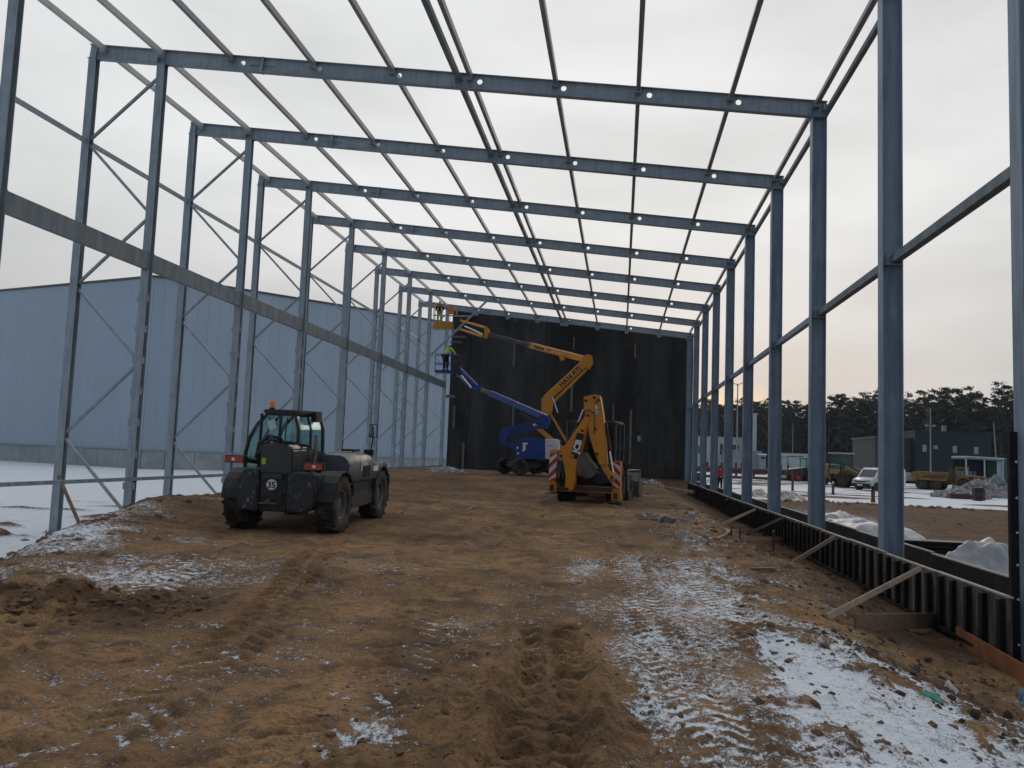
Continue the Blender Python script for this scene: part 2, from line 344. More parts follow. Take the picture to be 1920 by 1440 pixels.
# ---------------------------------------------------------------- ground: one sheet, real relief, snow lying in the hollows
_rng = np.random.RandomState(11)
_perm = np.tile(_rng.permutation(256), 3); _ga = _rng.rand(256)*2*np.pi; _gx, _gy = np.cos(_ga), np.sin(_ga)
def perlin(x, y):
    xi, yi = np.floor(x).astype(np.int64), np.floor(y).astype(np.int64); xf, yf = x-xi, y-yi; xi &= 255; yi &= 255
    u, v = xf*xf*xf*(xf*(xf*6-15)+10), yf*yf*yf*(yf*(yf*6-15)+10)
    def g(i, j):
        k = _perm[_perm[(xi+i) & 255]+((yi+j) & 255)] & 255
        return _gx[k]*(xf-i)+_gy[k]*(yf-j)
    a = g(0, 0)*(1-u)+g(1, 0)*u; b = g(0, 1)*(1-u)+g(1, 1)*u
    return (a*(1-v)+b*v)*1.5
def fbm(x, y, s, o=4, g=.5):
    r = 0; a = 1; t = 0
    for i in range(o): r = r+a*perlin(x*s+17.3*i, y*s-9.1*i); t += a; a *= g; s *= 2.03
    return r/t
def sst(a, b, x):
    t = np.clip((x-a)/(b-a), 0, 1); return t*t*(3-2*t)
def xb(Y):           # left shoulder of the raised mud roadway
    return np.interp(Y, [0, 5, 8, 12, 16, 22, 30, 42, 66, 80], [-5.2, -6.4, -7.6, -9.6, -11.3, -13.2, -13.6, -13.4, -13.2, -13.2])
def base_height(X, Y):
    wob = .45*fbm(X, Y, .35, 3)
    top = .10*sst(15, 20, Y)+.46*sst(28, 43, Y)*sst(1.5, -5, X)*(1-.75*sst(50, 64, Y))+.08*sst(20, 40, Y)
    top = top+.10*fbm(X, Y, .16, 3)
    # hump at the left edge and the spoil ridge in the left foreground
    top = top+.22*np.exp(-((X-(xb(Y)+1.3))/1.1)**2)*sst(10, 13, Y)*(1-sst(19, 23, Y))
    l = sst(.9, -1.9, X-xb(Y)+wob)
    snowz = -1.12+.07*fbm(X, Y, .2, 3)+.10*sst(30, 80, Y)*0
    h = top*(1-l)+snowz*l
    # excavated side along the formwork
    r = sst(1.9, 4.5, X+wob*.7)*sst(3, 9, Y)*(1-sst(60, 66, Y))
    h = h*(1-r)+r*(-.66+.10*fbm(X, Y, .5, 3))
    r0 = sst(.6, 3.4, X+wob)*(1-sst(6, 12, Y)); h = h-.26*r0
    h = h+.30*np.exp(-(((X-3.1)/.75)**2+((Y-14.2)/1.9)**2))+.16*np.exp(-(((X-3.4)/.6)**2+((Y-20.5)/2.2)**2))+.12*np.exp(-(((X-2.5)/.7)**2+((Y-24.5)/2.2)**2))
    out = sst(5.8, 6.6, X); yard = -.42+.14*sst(50, 75, Y)+.12*fbm(X, Y, .12, 3)*(1-sst(45, 60, Y)*.7)
    h = h*(1-out)+yard*out
    far = sst(66, 72, Y); h = h*(1-far)+far*np.where(X < 0, -1.1+.8*sst(-40, 0, X), -.28)
    return h
TRACKS = [  # polyline in plan, width, depth, lug pitch, lug height
    ([(-.42, 3.2), (-.42, 4.6), (-.5, 6.9), (-.75, 9.0)], .52, .11, .27, .115),
    ([(-2.9, 3.0), (-2.95, 4.2), (-3.0, 5.5), (-3.4, 7.6), (-4.15, 10.5), (-4.9, 13.2), (-5.6, 15.9)], .55, .03, .27, .05),
    ([(-1.9, 3.2), (-1.75, 5.0), (-1.7, 6.8), (-2.3, 9.5), (-3.2, 12.5), (-3.9, 15.5), (-4.2, 19)], .50, .015, .25, .026),
    ([(.75, 3.0), (.62, 5.5), (.45, 8.0), (.25, 11), (.1, 14), (-.3, 19), (-.6, 26)], .48, .025, .21, .028),
    ([(1.5, 7.0), (1.35, 9), (1.2, 11.5), (1.1, 14), (1.5, 19.5), (1.4, 24)], .45, .02, .18, .024),
    ([(-4.6, 3.5), (-4.8, 6), (-5.3, 9), (-6.4, 12.5), (-7.8, 16)], .55, .025, .26, .035),
    ([(-2.4, 14), (-2.6, 20), (-2.3, 27), (-2.0, 32)], .5, .03, .24, .028),
    ([(-5.5, 20), (-6.0, 26), (-6.8, 33)], .5, .03, .24, .028),
    ([(-7.8, 20), (-8.3, 26), (-9.0, 34)], .5, .03, .24, .028)]
def track_relief(X, Y):
    H = np.zeros_like(X); M = np.zeros_like(X); G = np.zeros_like(X)
    for pts, wd, dp, pitch, lug in TRACKS:
        a = np.array(pts, float); n = 10
        tt = np.linspace(0, len(a)-1, (len(a)-1)*4+1); px_ = np.interp(tt, range(len(a)), a[:, 0]); py_ = np.interp(tt, range(len(a)), a[:, 1])
        sel = np.where((X > px_.min()-1) & (X < px_.max()+1) & (Y > py_.min()-.3) & (Y < py_.max()+.3))
        x, y = X[sel], Y[sel]; best = np.full(x.shape, 9.); S = np.zeros_like(x); T = np.zeros_like(x); s0 = 0
        for i in range(len(px_)-1):
            dx, dy = px_[i+1]-px_[i], py_[i+1]-py_[i]; L = math.hypot(dx, dy); dx /= L; dy /= L
            s = (x-px_[i])*dx+(y-py_[i])*dy; t = (x-px_[i])*dy-(y-py_[i])*dx
            ok = (s > -.08) & (s < L+.08) & (np.abs(t) < best)
            best[ok] = np.abs(t)[ok]; S[ok] = (s0+s)[ok]; T[ok] = t[ok]; s0 += L
        ends = sst(0., 1.0, S)*sst(0., 1.0, s0-S)
        jit = .06*fbm(x, y, 1.3, 2); tw = np.abs(T+jit); h2 = wd/2
        inside = sst(h2+.05, h2-.05, tw)
        wear = np.clip((1.0 if lug > .1 else .6)+1.9*fbm(x, y, .6, 3), .35 if lug > .1 else 0., 1.5)
        side = np.where(T+jit > 0, .5, 0.)
        ph = S/pitch+tw/h2*1.1+side+.25*fbm(x, y, 2.2, 2); fr = ph-np.floor(ph)
        pulse = sst(.0, .18, fr)*(1-sst(.45, .7, fr))
        rim = np.exp(-((tw-h2-.10)/.09)**2)
        hh = inside*(-dp+lug*pulse*wear*sst(.0, .08, tw-.02))+rim*dp*.75*(1+.8*fbm(x, y, 3.1, 2))
        G[sel] += ends*inside*(1-2*pulse)*np.where(best < 1, 1, 0)*sst(.02, .07, tw)
        H[sel] += hh*ends*np.where(best < 1.0, 1, 0); M[sel] = np.maximum(M[sel], ends*inside*np.where(best < 1, 1, 0))
    return H, M, G
def axis_coords(segs):
    out = []
    for a, b, d0, d1 in segs:
        n = max(2, int(abs(b-a)/((d0+d1)/2))); t = np.linspace(0, 1, n, endpoint=False)
        k = (d1-d0)/(d0+d1); out.append(a+(b-a)*(t*(1-k)+k*t*t))
    out.append([segs[-1][1]]); return np.concatenate(out)
gx = axis_coords([(-700, -60, 90, 8), (-60, -18, 5, .5), (-18, -9, .14, .05), (-9, -4.5, .045, .028), (-4.5, 4.6, .022, .022), (4.6, 6.5, .05, .08), (6.5, 28, .14, .35), (28, 60, .5, 4), (60, 700, 8, 90)])
gy = axis_coords([(-120, -2, 20, .6), (-2, 3.7, .2, .04), (3.7, 9, .020, .021), (9, 20, .022, .055), (20, 34, .06, .13), (34, 70, .16, .5), (70, 130, .8, 4), (130, 1200, 6, 120)])
GX, GY = np.meshgrid(gx, gy); shp = GX.shape
def detail_height(X, Y, hb):
    near = sst(60, 20, Y)*sst(8, 6, X)
    mudzone = sst(-1.6, 0., X-xb(Y))*near
    rough = np.clip(.5+1.4*fbm(X+31, Y+7, .22, 3), .08, 1.3)
    # rougher spoil along both sides
    rough = rough+.9*np.exp(-(((X+.55)/1.15)**2+((Y-5.6)/2.0)**2))+.5*np.exp(-(((X+1.6)/.9)**2+((Y-7.2)/1.5)**2))
    rough = rough*(1+1.3*np.exp(-((X-xb(Y)-.4)/1.3)**2)+.9*sst(1.6, 3.2, X))
    d = mudzone*rough*(.055*fbm(X, Y, 1.1, 4)+.030*np.abs(fbm(X, Y, 3.2, 4))-.012)
    d += mudzone*rough*(.050*(np.abs(fbm(X+5, Y, 2.3, 2))-.12)+.034*(np.abs(perlin(X*5.2+3, Y*5.2))-.2)+.020*(np.abs(perlin(X*11, Y*11+7))-.2)+.010*(np.abs(perlin(X*21+1, Y*21))-.2))
    d += mudzone*.007*perlin(X*8, Y*8+3)
    # crumbly ridge in the left foreground
    rd = np.exp(-((Y-7.75-.14*(X+6)-.25*fbm(X, Y, .8, 2))/.38)**2)*sst(-4.1, -5.1, X)
    d += rd*(.16+.22*np.abs(fbm(X, Y, 2.6, 4)))
    d += (1-mudzone)*.02*fbm(X, Y, .9, 3)
    d += sst(6.2, 7, X)*sst(52, 46, Y)*(.07*np.abs(fbm(X, Y, .8, 4))+.10*np.abs(fbm(X+3, Y, .35, 3)))
    return d
HB = base_height(GX, GY); TR, TM, TG = track_relief(GX, GY)
HD = detail_height(GX, GY, HB)
HZ = HB+HD*(1-.5*TM)+TR
# how much lies low against its surroundings (snow and frost collect there)
low = HD*.25+HB
cav = np.clip(-HD*(1-.5*TM)/.05, -1., 1.)+1.1*TG*np.clip(.55+2.2*fbm(GX+2, GY+9, .8, 3), 0, 1.3)*np.where((GX > -1.2) & (GX < .2) & (GY < 9.2), -.3, 1)
# snow cover by place
def blob(x, y, rx, ry, rot=0.):
    c, s = math.cos(rot), math.sin(rot); dx, dy = GX-x, GY-y
    return np.exp(-(((dx*c+dy*s)/rx)**2+((-dx*s+dy*c)/ry)**2))
cov = .10+.10*fbm(GX+3, GY, .45, 3)
cov = np.maximum(cov, .98*sst(-.5, -1.5, GX-xb(GY)+.35*fbm(GX, GY, .5, 3)))          # open snow on the left
cov = np.maximum(cov, .56*blob(-6.4, 9.8, 3.0, 2.1, .5)); cov = np.maximum(cov, .84*blob(-9.2, 12.2, 1.7, 2.1, .6)); cov = np.maximum(cov, .72*blob(-11.4, 16.5, 1.7, 3.4, .55)); cov = np.maximum(cov, .40*blob(-7.6, 13.5, 2.4, .9, .1))                              # frosted slope
cov = np.maximum(cov, .52*blob(-9.6, 13.2, 2.2, 2.0, .7))
cov = np.maximum(cov, .36*blob(-4.6, 10.4, 1.6, 1.6)); cov = np.maximum(cov, .32*blob(-3.2, 6.0, 1.6, 3.4, -.1)); cov = np.maximum(cov, .30*blob(-2.6, 4.6, 1.0, .9)); cov = np.maximum(cov, .30*blob(-3.6, 11, 1.6, 3))
cov = np.maximum(cov, (.86-.14*sst(2.6, 4.0, GX))*sst(.65, 1.35, GX+.30*fbm(GX, GY, .8, 3)-.04*(GY-5))*sst(11.0, 8.4, GY))   # snow in the right foreground
cov = np.maximum(cov, .53*sst(-.55, .25, GX+.35*fbm(GX, GY, .7, 3))*sst(2.6, 1.6, GX)*sst(17.5, 13, GY))
cov = np.maximum(cov, .30*sst(-2.6, -.6, GX+.5*fbm(GX+4, GY, .5, 3))*sst(.6, 0, GX)*sst(15, 10, GY))
cov = np.maximum(cov, .66*blob(1.2, 10.0, .65, 3.2, .05)); cov = np.maximum(cov, .56*blob(.55, 12.5, .7, 2.9, .05)); cov = np.maximum(cov, .50*blob(-.55, 12.8, .55, 2.0, 0))
cov = np.maximum(cov, .46*blob(1.5, 17, .7, 3.5)); cov = np.maximum(cov, .42*blob(2.6, 22, 1.2, 3.5)); cov = np.maximum(cov, .34*blob(2.6, 12.5, 1.5, 3.5)); cov = np.maximum(cov, .40*blob(.2, 9.5, 1.5, 2.6)); cov = np.maximum(cov, .30*blob(-.9, 10.5, 1.4, 2.2)); cov = np.maximum(cov, .26*blob(-1.6, 6.5, 1.6, 2.2)); cov = np.maximum(cov, .42*blob(.55, 5.2, .55, 2.6)); cov = cov-.2*blob(-.45, 5.4, .55, 2.2)
cov = np.maximum(cov, .66*blob(-1.45, 4.9, .30, .40)); cov = np.maximum(cov, .33*blob(-1.7, 8.3, .7, 1.2)); cov = np.maximum(cov, .36*blob(.5, 5.6, .55, 2.2))
yardm = sst(6, 6.8, GX)*(GY < 400)
edge = 50.0+3.2*fbm(GX, GY*.3, .22, 3)-.10*(GX-16)
ys = sst(edge-1.2, edge+1.2, GY)*(.84-.35*sst(70, 78, GY)*sst(110, 96, GY)*sst(46, 30, GX)*(.5+fbm(GX*.35, GY, .16, 3)))
ys = ys-.62*sst(.06, .30, fbm(GX*.35, GY*1.1, .30, 4))*sst(52, 56, GY)*(GY < 130)
ys = np.maximum(ys, .55*blob(9, 34, 2.2, 9)*.9)
cov = np.where(GX > 6.4, np.maximum(np.where(GX > 6.4, .03, 0)+ys, 0), cov)
cov = np.where((GY > 70) & (GX < 6.4), .9, cov)
cov = cov+.22*fbm(GX, GY, 1.7, 4)*np.where(cov > .9, .2, 1)+.20*cav*sst(40, 18, GY)
# churned bare lumps standing out of the snow on the right
lump = sst(.06, .26, fbm(GX+8, GY+2, 1.05, 4)+.10*sst(2.2, 3.4, GX))*sst(.8, 1.5, GX)*sst(13, 10.5, GY)*sst(4.75, 4.3, GX); cov = cov-.62*lump*(.7+.8*fbm(GX, GY, 3.1, 2)); HZ = HZ+lump*(.035+.05*np.abs(perlin(GX*4, GY*4))+.02*np.abs(perlin(GX*10, GY*10)))
# brown clumps breaking through the snow on the left
cl_ = fbm(GX*.6, GY*1.6, .42, 4); cov = np.where(GX < xb(GY)-.7, cov-1.1*sst(.24, .40, cl_)*sst(40, 25, GY)*sst(14, 17, GY), cov)
HZ = HZ+np.where(GX < xb(GY)-.7, .22*sst(.22, .45, cl_)*sst(40, 25, GY)*sst(14, 17, GY), 0)
gv = np.stack([GX, GY, HZ], -1).reshape(-1, 3)
ny, nx = shp; idx = np.arange(ny*nx).reshape(ny, nx)
quads = np.stack([idx[:-1, :-1], idx[:-1, 1:], idx[1:, 1:], idx[1:, :-1]], -1).reshape(-1, 4)
me = bpy.data.meshes.new('ground'); me.vertices.add(len(gv)); me.vertices.foreach_set('co', gv.ravel().astype(np.float32))
me.loops.add(quads.size); me.loops.foreach_set('vertex_index', quads.ravel().astype(np.int32))
me.polygons.add(len(quads)); me.polygons.foreach_set('loop_start', np.arange(0, quads.size, 4, dtype=np.int32)); me.polygons.foreach_set('loop_total', np.full(len(quads), 4, np.int32))
me.polygons.foreach_set('use_smooth', np.ones(len(quads), bool)); me.update(calc_edges=True)
at = me.attributes.new('snow', 'FLOAT', 'POINT'); at.data.foreach_set('value', cov.ravel().astype(np.float32))
at = me.attributes.new('churn', 'FLOAT', 'POINT'); at.data.foreach_set('value', np.clip(np.maximum.reduce([.45*TM+.35*np.abs(HD)/.06, 1.35*sst(6.0, 6.6, GX)*(GY < 60), 1.15*np.exp(-(((GX+8.0)/4.8)**2+((GY-19)/5.0)**2))+.35*fbm(GX, GY, .6, 3), .8*np.exp(-(((GX+.5)/1.0)**2+((GY-5.4)/2.2)**2)), (.8+.9*fbm(GX, GY, .35, 4))*sst(20, 30, GY), 1.1*np.exp(-((GX-xb(GY)-.3)/1.0)**2)*sst(8, 11, GY), 1.1*np.exp(-((GY-7.75-.14*(GX+6))/.5)**2)*sst(-3.9, -5., GX), .45+1.3*fbm(GX+11, GY-4, .55, 4), 1.25*sst(2.3, 3.4, GX+.4*fbm(GX, GY, .9, 2))*sst(9.5, 11.5, GY)]), 0, 1.5).ravel().astype(np.float32))
def ground_z(x, y):
    i = min(max(np.searchsorted(gx, x)-1, 0), nx-2); j = min(max(np.searchsorted(gy, y)-1, 0), ny-2)
    a = (x-gx[i])/(gx[i+1]-gx[i]); b = (y-gy[j])/(gy[j+1]-gy[j])
    return float((HZ[j, i]*(1-a)+HZ[j, i+1]*a)*(1-b)+(HZ[j+1, i]*(1-a)+HZ[j+1, i+1]*a)*b)
def ground_material():
    m = bpy.data.materials.new('mud_and_snow'); m.use_nodes = True; t = m.node_tree; nd = t.nodes; b = nd['Principled BSDF']
    L = t.links.new
    geo = nd.new('ShaderNodeNewGeometry'); pos = geo.outputs['Position']
    def noise(s, d=6, r=.6, st=(1, 1, 1)):
        mp = nd.new('ShaderNodeMapping'); L(pos, mp.inputs[0]); mp.inputs['Scale'].default_value = st
        n = nd.new('ShaderNodeTexNoise'); L(mp.outputs[0], n.inputs[0]); n.inputs['Scale'].default_value = s; n.inputs['Detail'].default_value = d; n.inputs['Roughness'].default_value = r; return n.outputs['Fac']
    def mth(op, a, b_, c=None):
        n = nd.new('ShaderNodeMath'); n.operation = op
        for i, v in enumerate((a, b_, c)):
            if v is None: continue
            if isinstance(v, (int, float)): n.inputs[i].default_value = v
            else: L(v, n.inputs[i])
        return n.outputs[0]
    def mrange(v, a, b_, c=0., d=1.):
        n = nd.new('ShaderNodeMapRange'); n.interpolation_type = 'SMOOTHSTEP'; L(v, n.inputs[0])
        for i, x in enumerate((a, b_, c, d)): n.inputs[i+1].default_value = x
        return n.outputs[0]
    def mixc(f, a, b_):
        n = nd.new('ShaderNodeMix'); n.data_type = 'RGBA'; L(f, n.inputs['Factor'])
        for s, v in ((n.inputs[6], a), (n.inputs[7], b_)):
            if isinstance(v, tuple): s.default_value = (*v, 1)
            else: L(v, s)
        return n.outputs[2]
    big, mid, fine, grit = noise(.35, 3), noise(2.4, 5, .65), noise(14, 5, .68), noise(70, 3, .6)
    sand, brown, dark = (.44, .252, .116), (.28, .155, .073), (.10, .057, .033)
    c = mixc(mrange(big, .40, .62), sand, brown); c = mixc(mrange(mid, .45, .66, 0, .8), c, dark)
    c = mixc(mrange(fine, .48, .64, 0, .7), c, dark); c = mixc(mrange(grit, .52, .66, 0, .45), c, (.40, .28, .175)); c = mixc(mrange(noise(45, 4, .72), .50, .64, 0, .6), c, dark)
    ch = nd.new('ShaderNodeAttribute'); ch.attribute_name = 'churn'
    c = mixc(mrange(ch.outputs['Fac'], .3, 1.2, 0, .85), c, mixc(mrange(mid, .4, .65), (.125, .066, .035), (.070, .039, .023)))
    c = mixc(mrange(noise(.9, 4, .65, (1, .45, 1)), .44, .68, 0, .5), c, (.085, .049, .030))
    sn = nd.new('ShaderNodeAttribute'); sn.attribute_name = 'snow'
    val = mth('ADD', sn.outputs['Fac'], mth('MULTIPLY', mth('SUBTRACT', fine, .5), 1.5))
    val = mth('ADD', val, mth('MULTIPLY', mth('SUBTRACT', noise(38, 4, .7, (1, .6, 1)), .5), 1.25))
    val = mth('ADD', val, mth('MULTIPLY', mth('SUBTRACT', mid, .5), .35))
    val = mth('ADD', val, mth('MULTIPLY', mth('SUBTRACT', noise(105, 3, .7, (1, .7, 1)), .5), .85))
    sxyz = nd.new('ShaderNodeSeparateXYZ'); L(geo.outputs['Normal'], sxyz.inputs[0])
    val = mth('SUBTRACT', val, mth('MULTIPLY', mth('SUBTRACT', 1., sxyz.outputs[2]), .9))
    cover = mrange(val, .36, .70)
    snowc = mixc(mrange(noise(5, 5), .35, .7), (.86, .90, .96), (.78, .82, .89))
    snowc = mixc(mrange(val, .66, .44, 0, .55), snowc, (.42, .36, .30))
    c = mixc(cover, c, snowc); L(c, b.inputs['Base Color'])
    L(mrange(cover, 0, 1, .92, .75), b.inputs['Roughness']); b.inputs['Specular IOR Level'].default_value = .25
    bp = nd.new('ShaderNodeBump'); bp.inputs['Distance'].default_value = .035; bp.inputs['Strength'].default_value = 1
    vor = nd.new('ShaderNodeTexVoronoi'); L(pos, vor.inputs[0]); vor.inputs['Scale'].default_value = 26; vor.feature = 'F1'
    hh = mth('ADD', mth('MULTIPLY', fine, .9), mth('MULTIPLY', grit, .4)); hh = mth('SUBTRACT', hh, mth('MULTIPLY', vor.outputs['Distance'], .5)); hh = mth('ADD', hh, mth('MULTIPLY', cover, .22)); L(hh, bp.inputs['Height']); L(bp.outputs[0], b.inputs['Normal'])
    return m
MAT['mud'] = ground_material()
ground = link('ground', me, 'mud'); tag(ground, kind='structure')

# loose lumps of earth lying about
def lumps(name, m, spots, seed):
    r = np.random.RandomState(seed); bm = bmesh.new(); bmesh.ops.create_icosphere(bm, subdivisions=1, radius=1); bm.verts.ensure_lookup_table()
    tv = np.array([v.co[:] for v in bm.verts]); tf = np.array([[v.index for v in f.verts] for f in bm.faces]); bm.free()
    V, F = [], []; o = 0
    for (x, y, s) in spots:
        v = tv*(1+.6*(r.rand(len(tv), 1)-.5))*np.array([1, r.uniform(.65, 1.1), r.uniform(.55, .9)])*s
        a = r.rand()*6.28; v = v@np.array([[math.cos(a), -math.sin(a), 0], [math.sin(a), math.cos(a), 0], [0, 0, 1]])
        v = v+np.array([x, y, ground_z(x, y)-s*.12]); V.append(v); F.append(tf+o); o += len(tv)
    V, F = np.concatenate(V), np.concatenate(F)
    me = bpy.data.meshes.new(name); me.from_pydata(V.tolist(), [], F.tolist())
    me.polygons.foreach_set('use_smooth', [True]*len(F)); me.set_sharp_from_angle(angle=RAD(50))
    return link(name, me, m)
sp = []; R_ = np.random.RandomState(5)
def scatter(n, x0, x1, y0, y1, s0, s1, f=None):
    for _ in range(n):
        x, y = R_.uniform(x0, x1), R_.uniform(y0, y1)
        if f and not f(x, y): continue
        sp.append((x, y, s0+(s1-s0)*R_.rand()**6))
for _ in range(1400):     # crumbling ridge, left foreground
    x = R_.uniform(-8, -4.2); y = 7.75+.14*(x+6)+R_.normal(0, .32); sp.append((x, y, .010+.075*R_.rand()**4))
for _ in range(900):     # left shoulder
    y = R_.uniform(8, 24); x = float(xb(y))+R_.normal(.1, .9); sp.append((x, y, .012+.11*R_.rand()**5))
scatter(1500, .9, 4.6, 4.6, 12.5, .004, .055, lambda x, y: x > .9+.1*(y-5))
scatter(700, 1.6, 4.7, 12, 30, .012, .13)
scatter(700, -2.0, .9, 4.0, 8, .004, .04); scatter(500, -6, 1.5, 7, 20, .005, .04); scatter(260, -12, 3, 20, 50, .015, .10)
scatter(120, 6.5, 30, 30, 52, .05, .16)
for _ in range(200):     # along the mud edge in the yard
    x = R_.uniform(7, 34); y = 50.0-.10*(x-16)+R_.normal(-.6, .8); sp.append((x, y, .05+.2*R_.rand()**2))
o = lumps('earth_clods', 'clod', sp, 3); tag(o, 'brown frozen earth clods strewn over the churned mud', 'clods', kind='stuff')
sp = []; scatter(620, 2.0, 4.5, 7.0, 11.2, .006, .06); scatter(60, 3.2, 4.6, 12.5, 18, .03, .12)
o = lumps('dark_earth_clods', 'clod_dark', sp, 4); tag(o, 'blackish frozen clods scattered in snow before the formwork', 'clods', kind='stuff')
# ---------------------------------------------------------------- galvanised steel hall frame
FY = lambda k: 16.556+6*k if k >= 0 else 11.0
XR, XI, XL = 5.14, -14.28, -16.58            # column centre lines
def zt(x): return 13.95-(x+16.70)*.10531     # top of the rafters
EX = Vector((1, 0, -.10531)).normalized(); EN = Vector((.10531, 0, 1)).normalized()
frame = thing('steel_hall_frame', 'galvanised steel frame of an unfinished hall spanning the muddy site', 'steel frame', (0, 16.556, 0))
def fo(name, me, m, loc=(0, 0, 0), parent=None):
    o = link(name, me, m, parent or frame)
    o.location = Vector(loc)-(Vector((0, 16.556, 0)) if parent is None else Vector((0, 0, 0))); return o
def ishape(h, D, B, tf, tw, axis='x'):
    """I-section post of height h; web runs along x"""
    m = MB(); m.box(-D/2, -D/2+tf, -B/2, B/2, 0, h); m.box(D/2-tf, D/2, -B/2, B/2, 0, h); m.box(-D/2+tf, D/2-tf, -tw/2, tw/2, 0, h)
    return m
zR0, zI0, zL0 = -.66, -.85, -1.12
hR = zt(XR)-.475-zR0; hI = zt(XI)-.475-zI0; hL = zt(XL)-.475-zL0
mR = ishape(hR, .38, .30, .02, .014).mesh('column')
def hshape(h, B, D, tf, tw):
    """H-section post with its flanges facing down the hall"""
    m = MB(); m.box(-B/2, B/2, -D/2, -D/2+tf, 0, h); m.box(-B/2, B/2, D/2-tf, D/2, 0, h); m.box(-tw/2, tw/2, -D/2+tf, D/2-tf, 0, h); return m
mI = hshape(hI, .25, .21, .014, .01).mesh('column'); mL = hshape(hL, .25, .21, .014, .01).mesh('column')
cap = MB().box(-.22, .22, -.16, .16, hR, hR+.02).mesh('cap_plate'); capI = MB().box(-.13, .13, -.12, .12, hI, hI+.02).mesh('cap_plate'); capL = MB().box(-.13, .13, -.12, .12, hL, hL+.02).mesh('cap_plate')
stR = MB().box(-.17, .17, -.148, .148, hR-.02, hR-.002).mesh('stiffener')
bp_ = MB(); bp_.box(-.22, .22, -.22, .22, 0, .03)
for sx in (-1, 1):
    for sy in (-1, 1): bp_.cyl((sx*.16, sy*.16, .03), (sx*.16, sy*.16, .09), .018, n=6)
bp_ = bp_.mesh('base_plate')
clm = MB().box(-.035, .035, -.012, .012, -.10, .10).mesh('cleat')
# rafter with round holes in its web
HOLES = [-11.64, -9.21, -6.73, -4.31, -1.86, .57, 3.02]
def rafter_mesh():
    m = MB(); x0, x1, D, B, tf, tw = -16.72, 5.36, .455, .19, .016, .01
    ex = EX; L = lambda x: (x-x0)/ex.x
    o = Vector((x0, 0, zt(x0)))
    pt = lambda s, n_, y: o+ex*s+EN*n_+Vector((0, y, 0))
    T = L(x1)
    for n_ in (-tf/2, -D+tf/2): m.obox(pt(T/2, n_, 0), ex*T/2, (0, B/2, 0), EN*tf/2)
    zt_, zb_ = -tf, -D+tf; hc = -.20; hr = .078; cell = .12; cur = 0.
    def rect(a, b, c, d):
        if b-a > 1e-4: m.obox(pt((a+b)/2, (c+d)/2, 0), ex*(b-a)/2, (0, tw/2, 0), EN*(d-c)/2)
    for hx in HOLES:
        s = L(hx); rect(cur, s-cell, zb_, zt_); rect(s-cell, s+cell, zb_, hc-cell); rect(s-cell, s+cell, hc+cell, zt_)
        n = 16; sq, ci = [], []
        for i in range(n):
            t = 2*math.pi*i/n; c, sn = math.cos(t), math.sin(t); k = 1/max(abs(c), abs(sn))
            sq.append((s+cell*c*k, hc+cell*sn*k)); ci.append((s+hr*c, hc+hr*sn))
        vs = [pt(a, b, y) for y in (-tw/2, tw/2) for lst in (sq, ci) for a, b in lst]; fs = []
        for i in range(n):
            j = (i+1) % n
            fs += [(i, j, n+j, n+i), (2*n+i, 3*n+i, 3*n+j, 2*n+j), (n+i, n+j, 3*n+j, 3*n+i)]
        m.add(vs, fs); cur = s+cell
    rect(cur, T, zb_, zt_)
    return m.mesh('rafter')
mRaf = rafter_mesh()
def plate_on_rafter(x, wx, wy, n0, n1, name):
    m = MB(); c = Vector((x, 0, zt(x)))+EN*(n0+n1)/2; m.obox(c, EX*wx/2, (0, wy/2, 0), EN*(n1-n0)/2); return m.mesh(name)
spl = MB(); c_ = Vector((-10.99, 0, zt(-10.99)))-EN*.2275
for sx in (-.02, .02): spl.obox(c_+EX*sx, EX*.018, (0, .105, 0), EN*.235)
for sx in (-.22, .22): spl.obox(c_+EX*sx, EX*.16, (0, .05, 0), EN*.012)
spl = spl.mesh('splice_plate')
wst = [plate_on_rafter(x, .012, .18, -.438, -.017, 'stiffener') for x in (-16.45, -14.38, -14.18, 4.97)]
PURX = [-16.2, -14.26, -12.0, -9.38, -6.94, -4.94, -4.60, -2.10, .24, 2.79, 5.08, 5.33]
clv = {}
for x in PURX:
    m = MB(); c = Vector((x, -.10, zt(x)))-EN*(.15 if x not in (-4.94, 5.33, -16.2, -14.26) else .21)
    m.obox(c, EX*.085, (0, .09, 0), EN*.075); clv[x] = m.mesh('purlin_cleat')
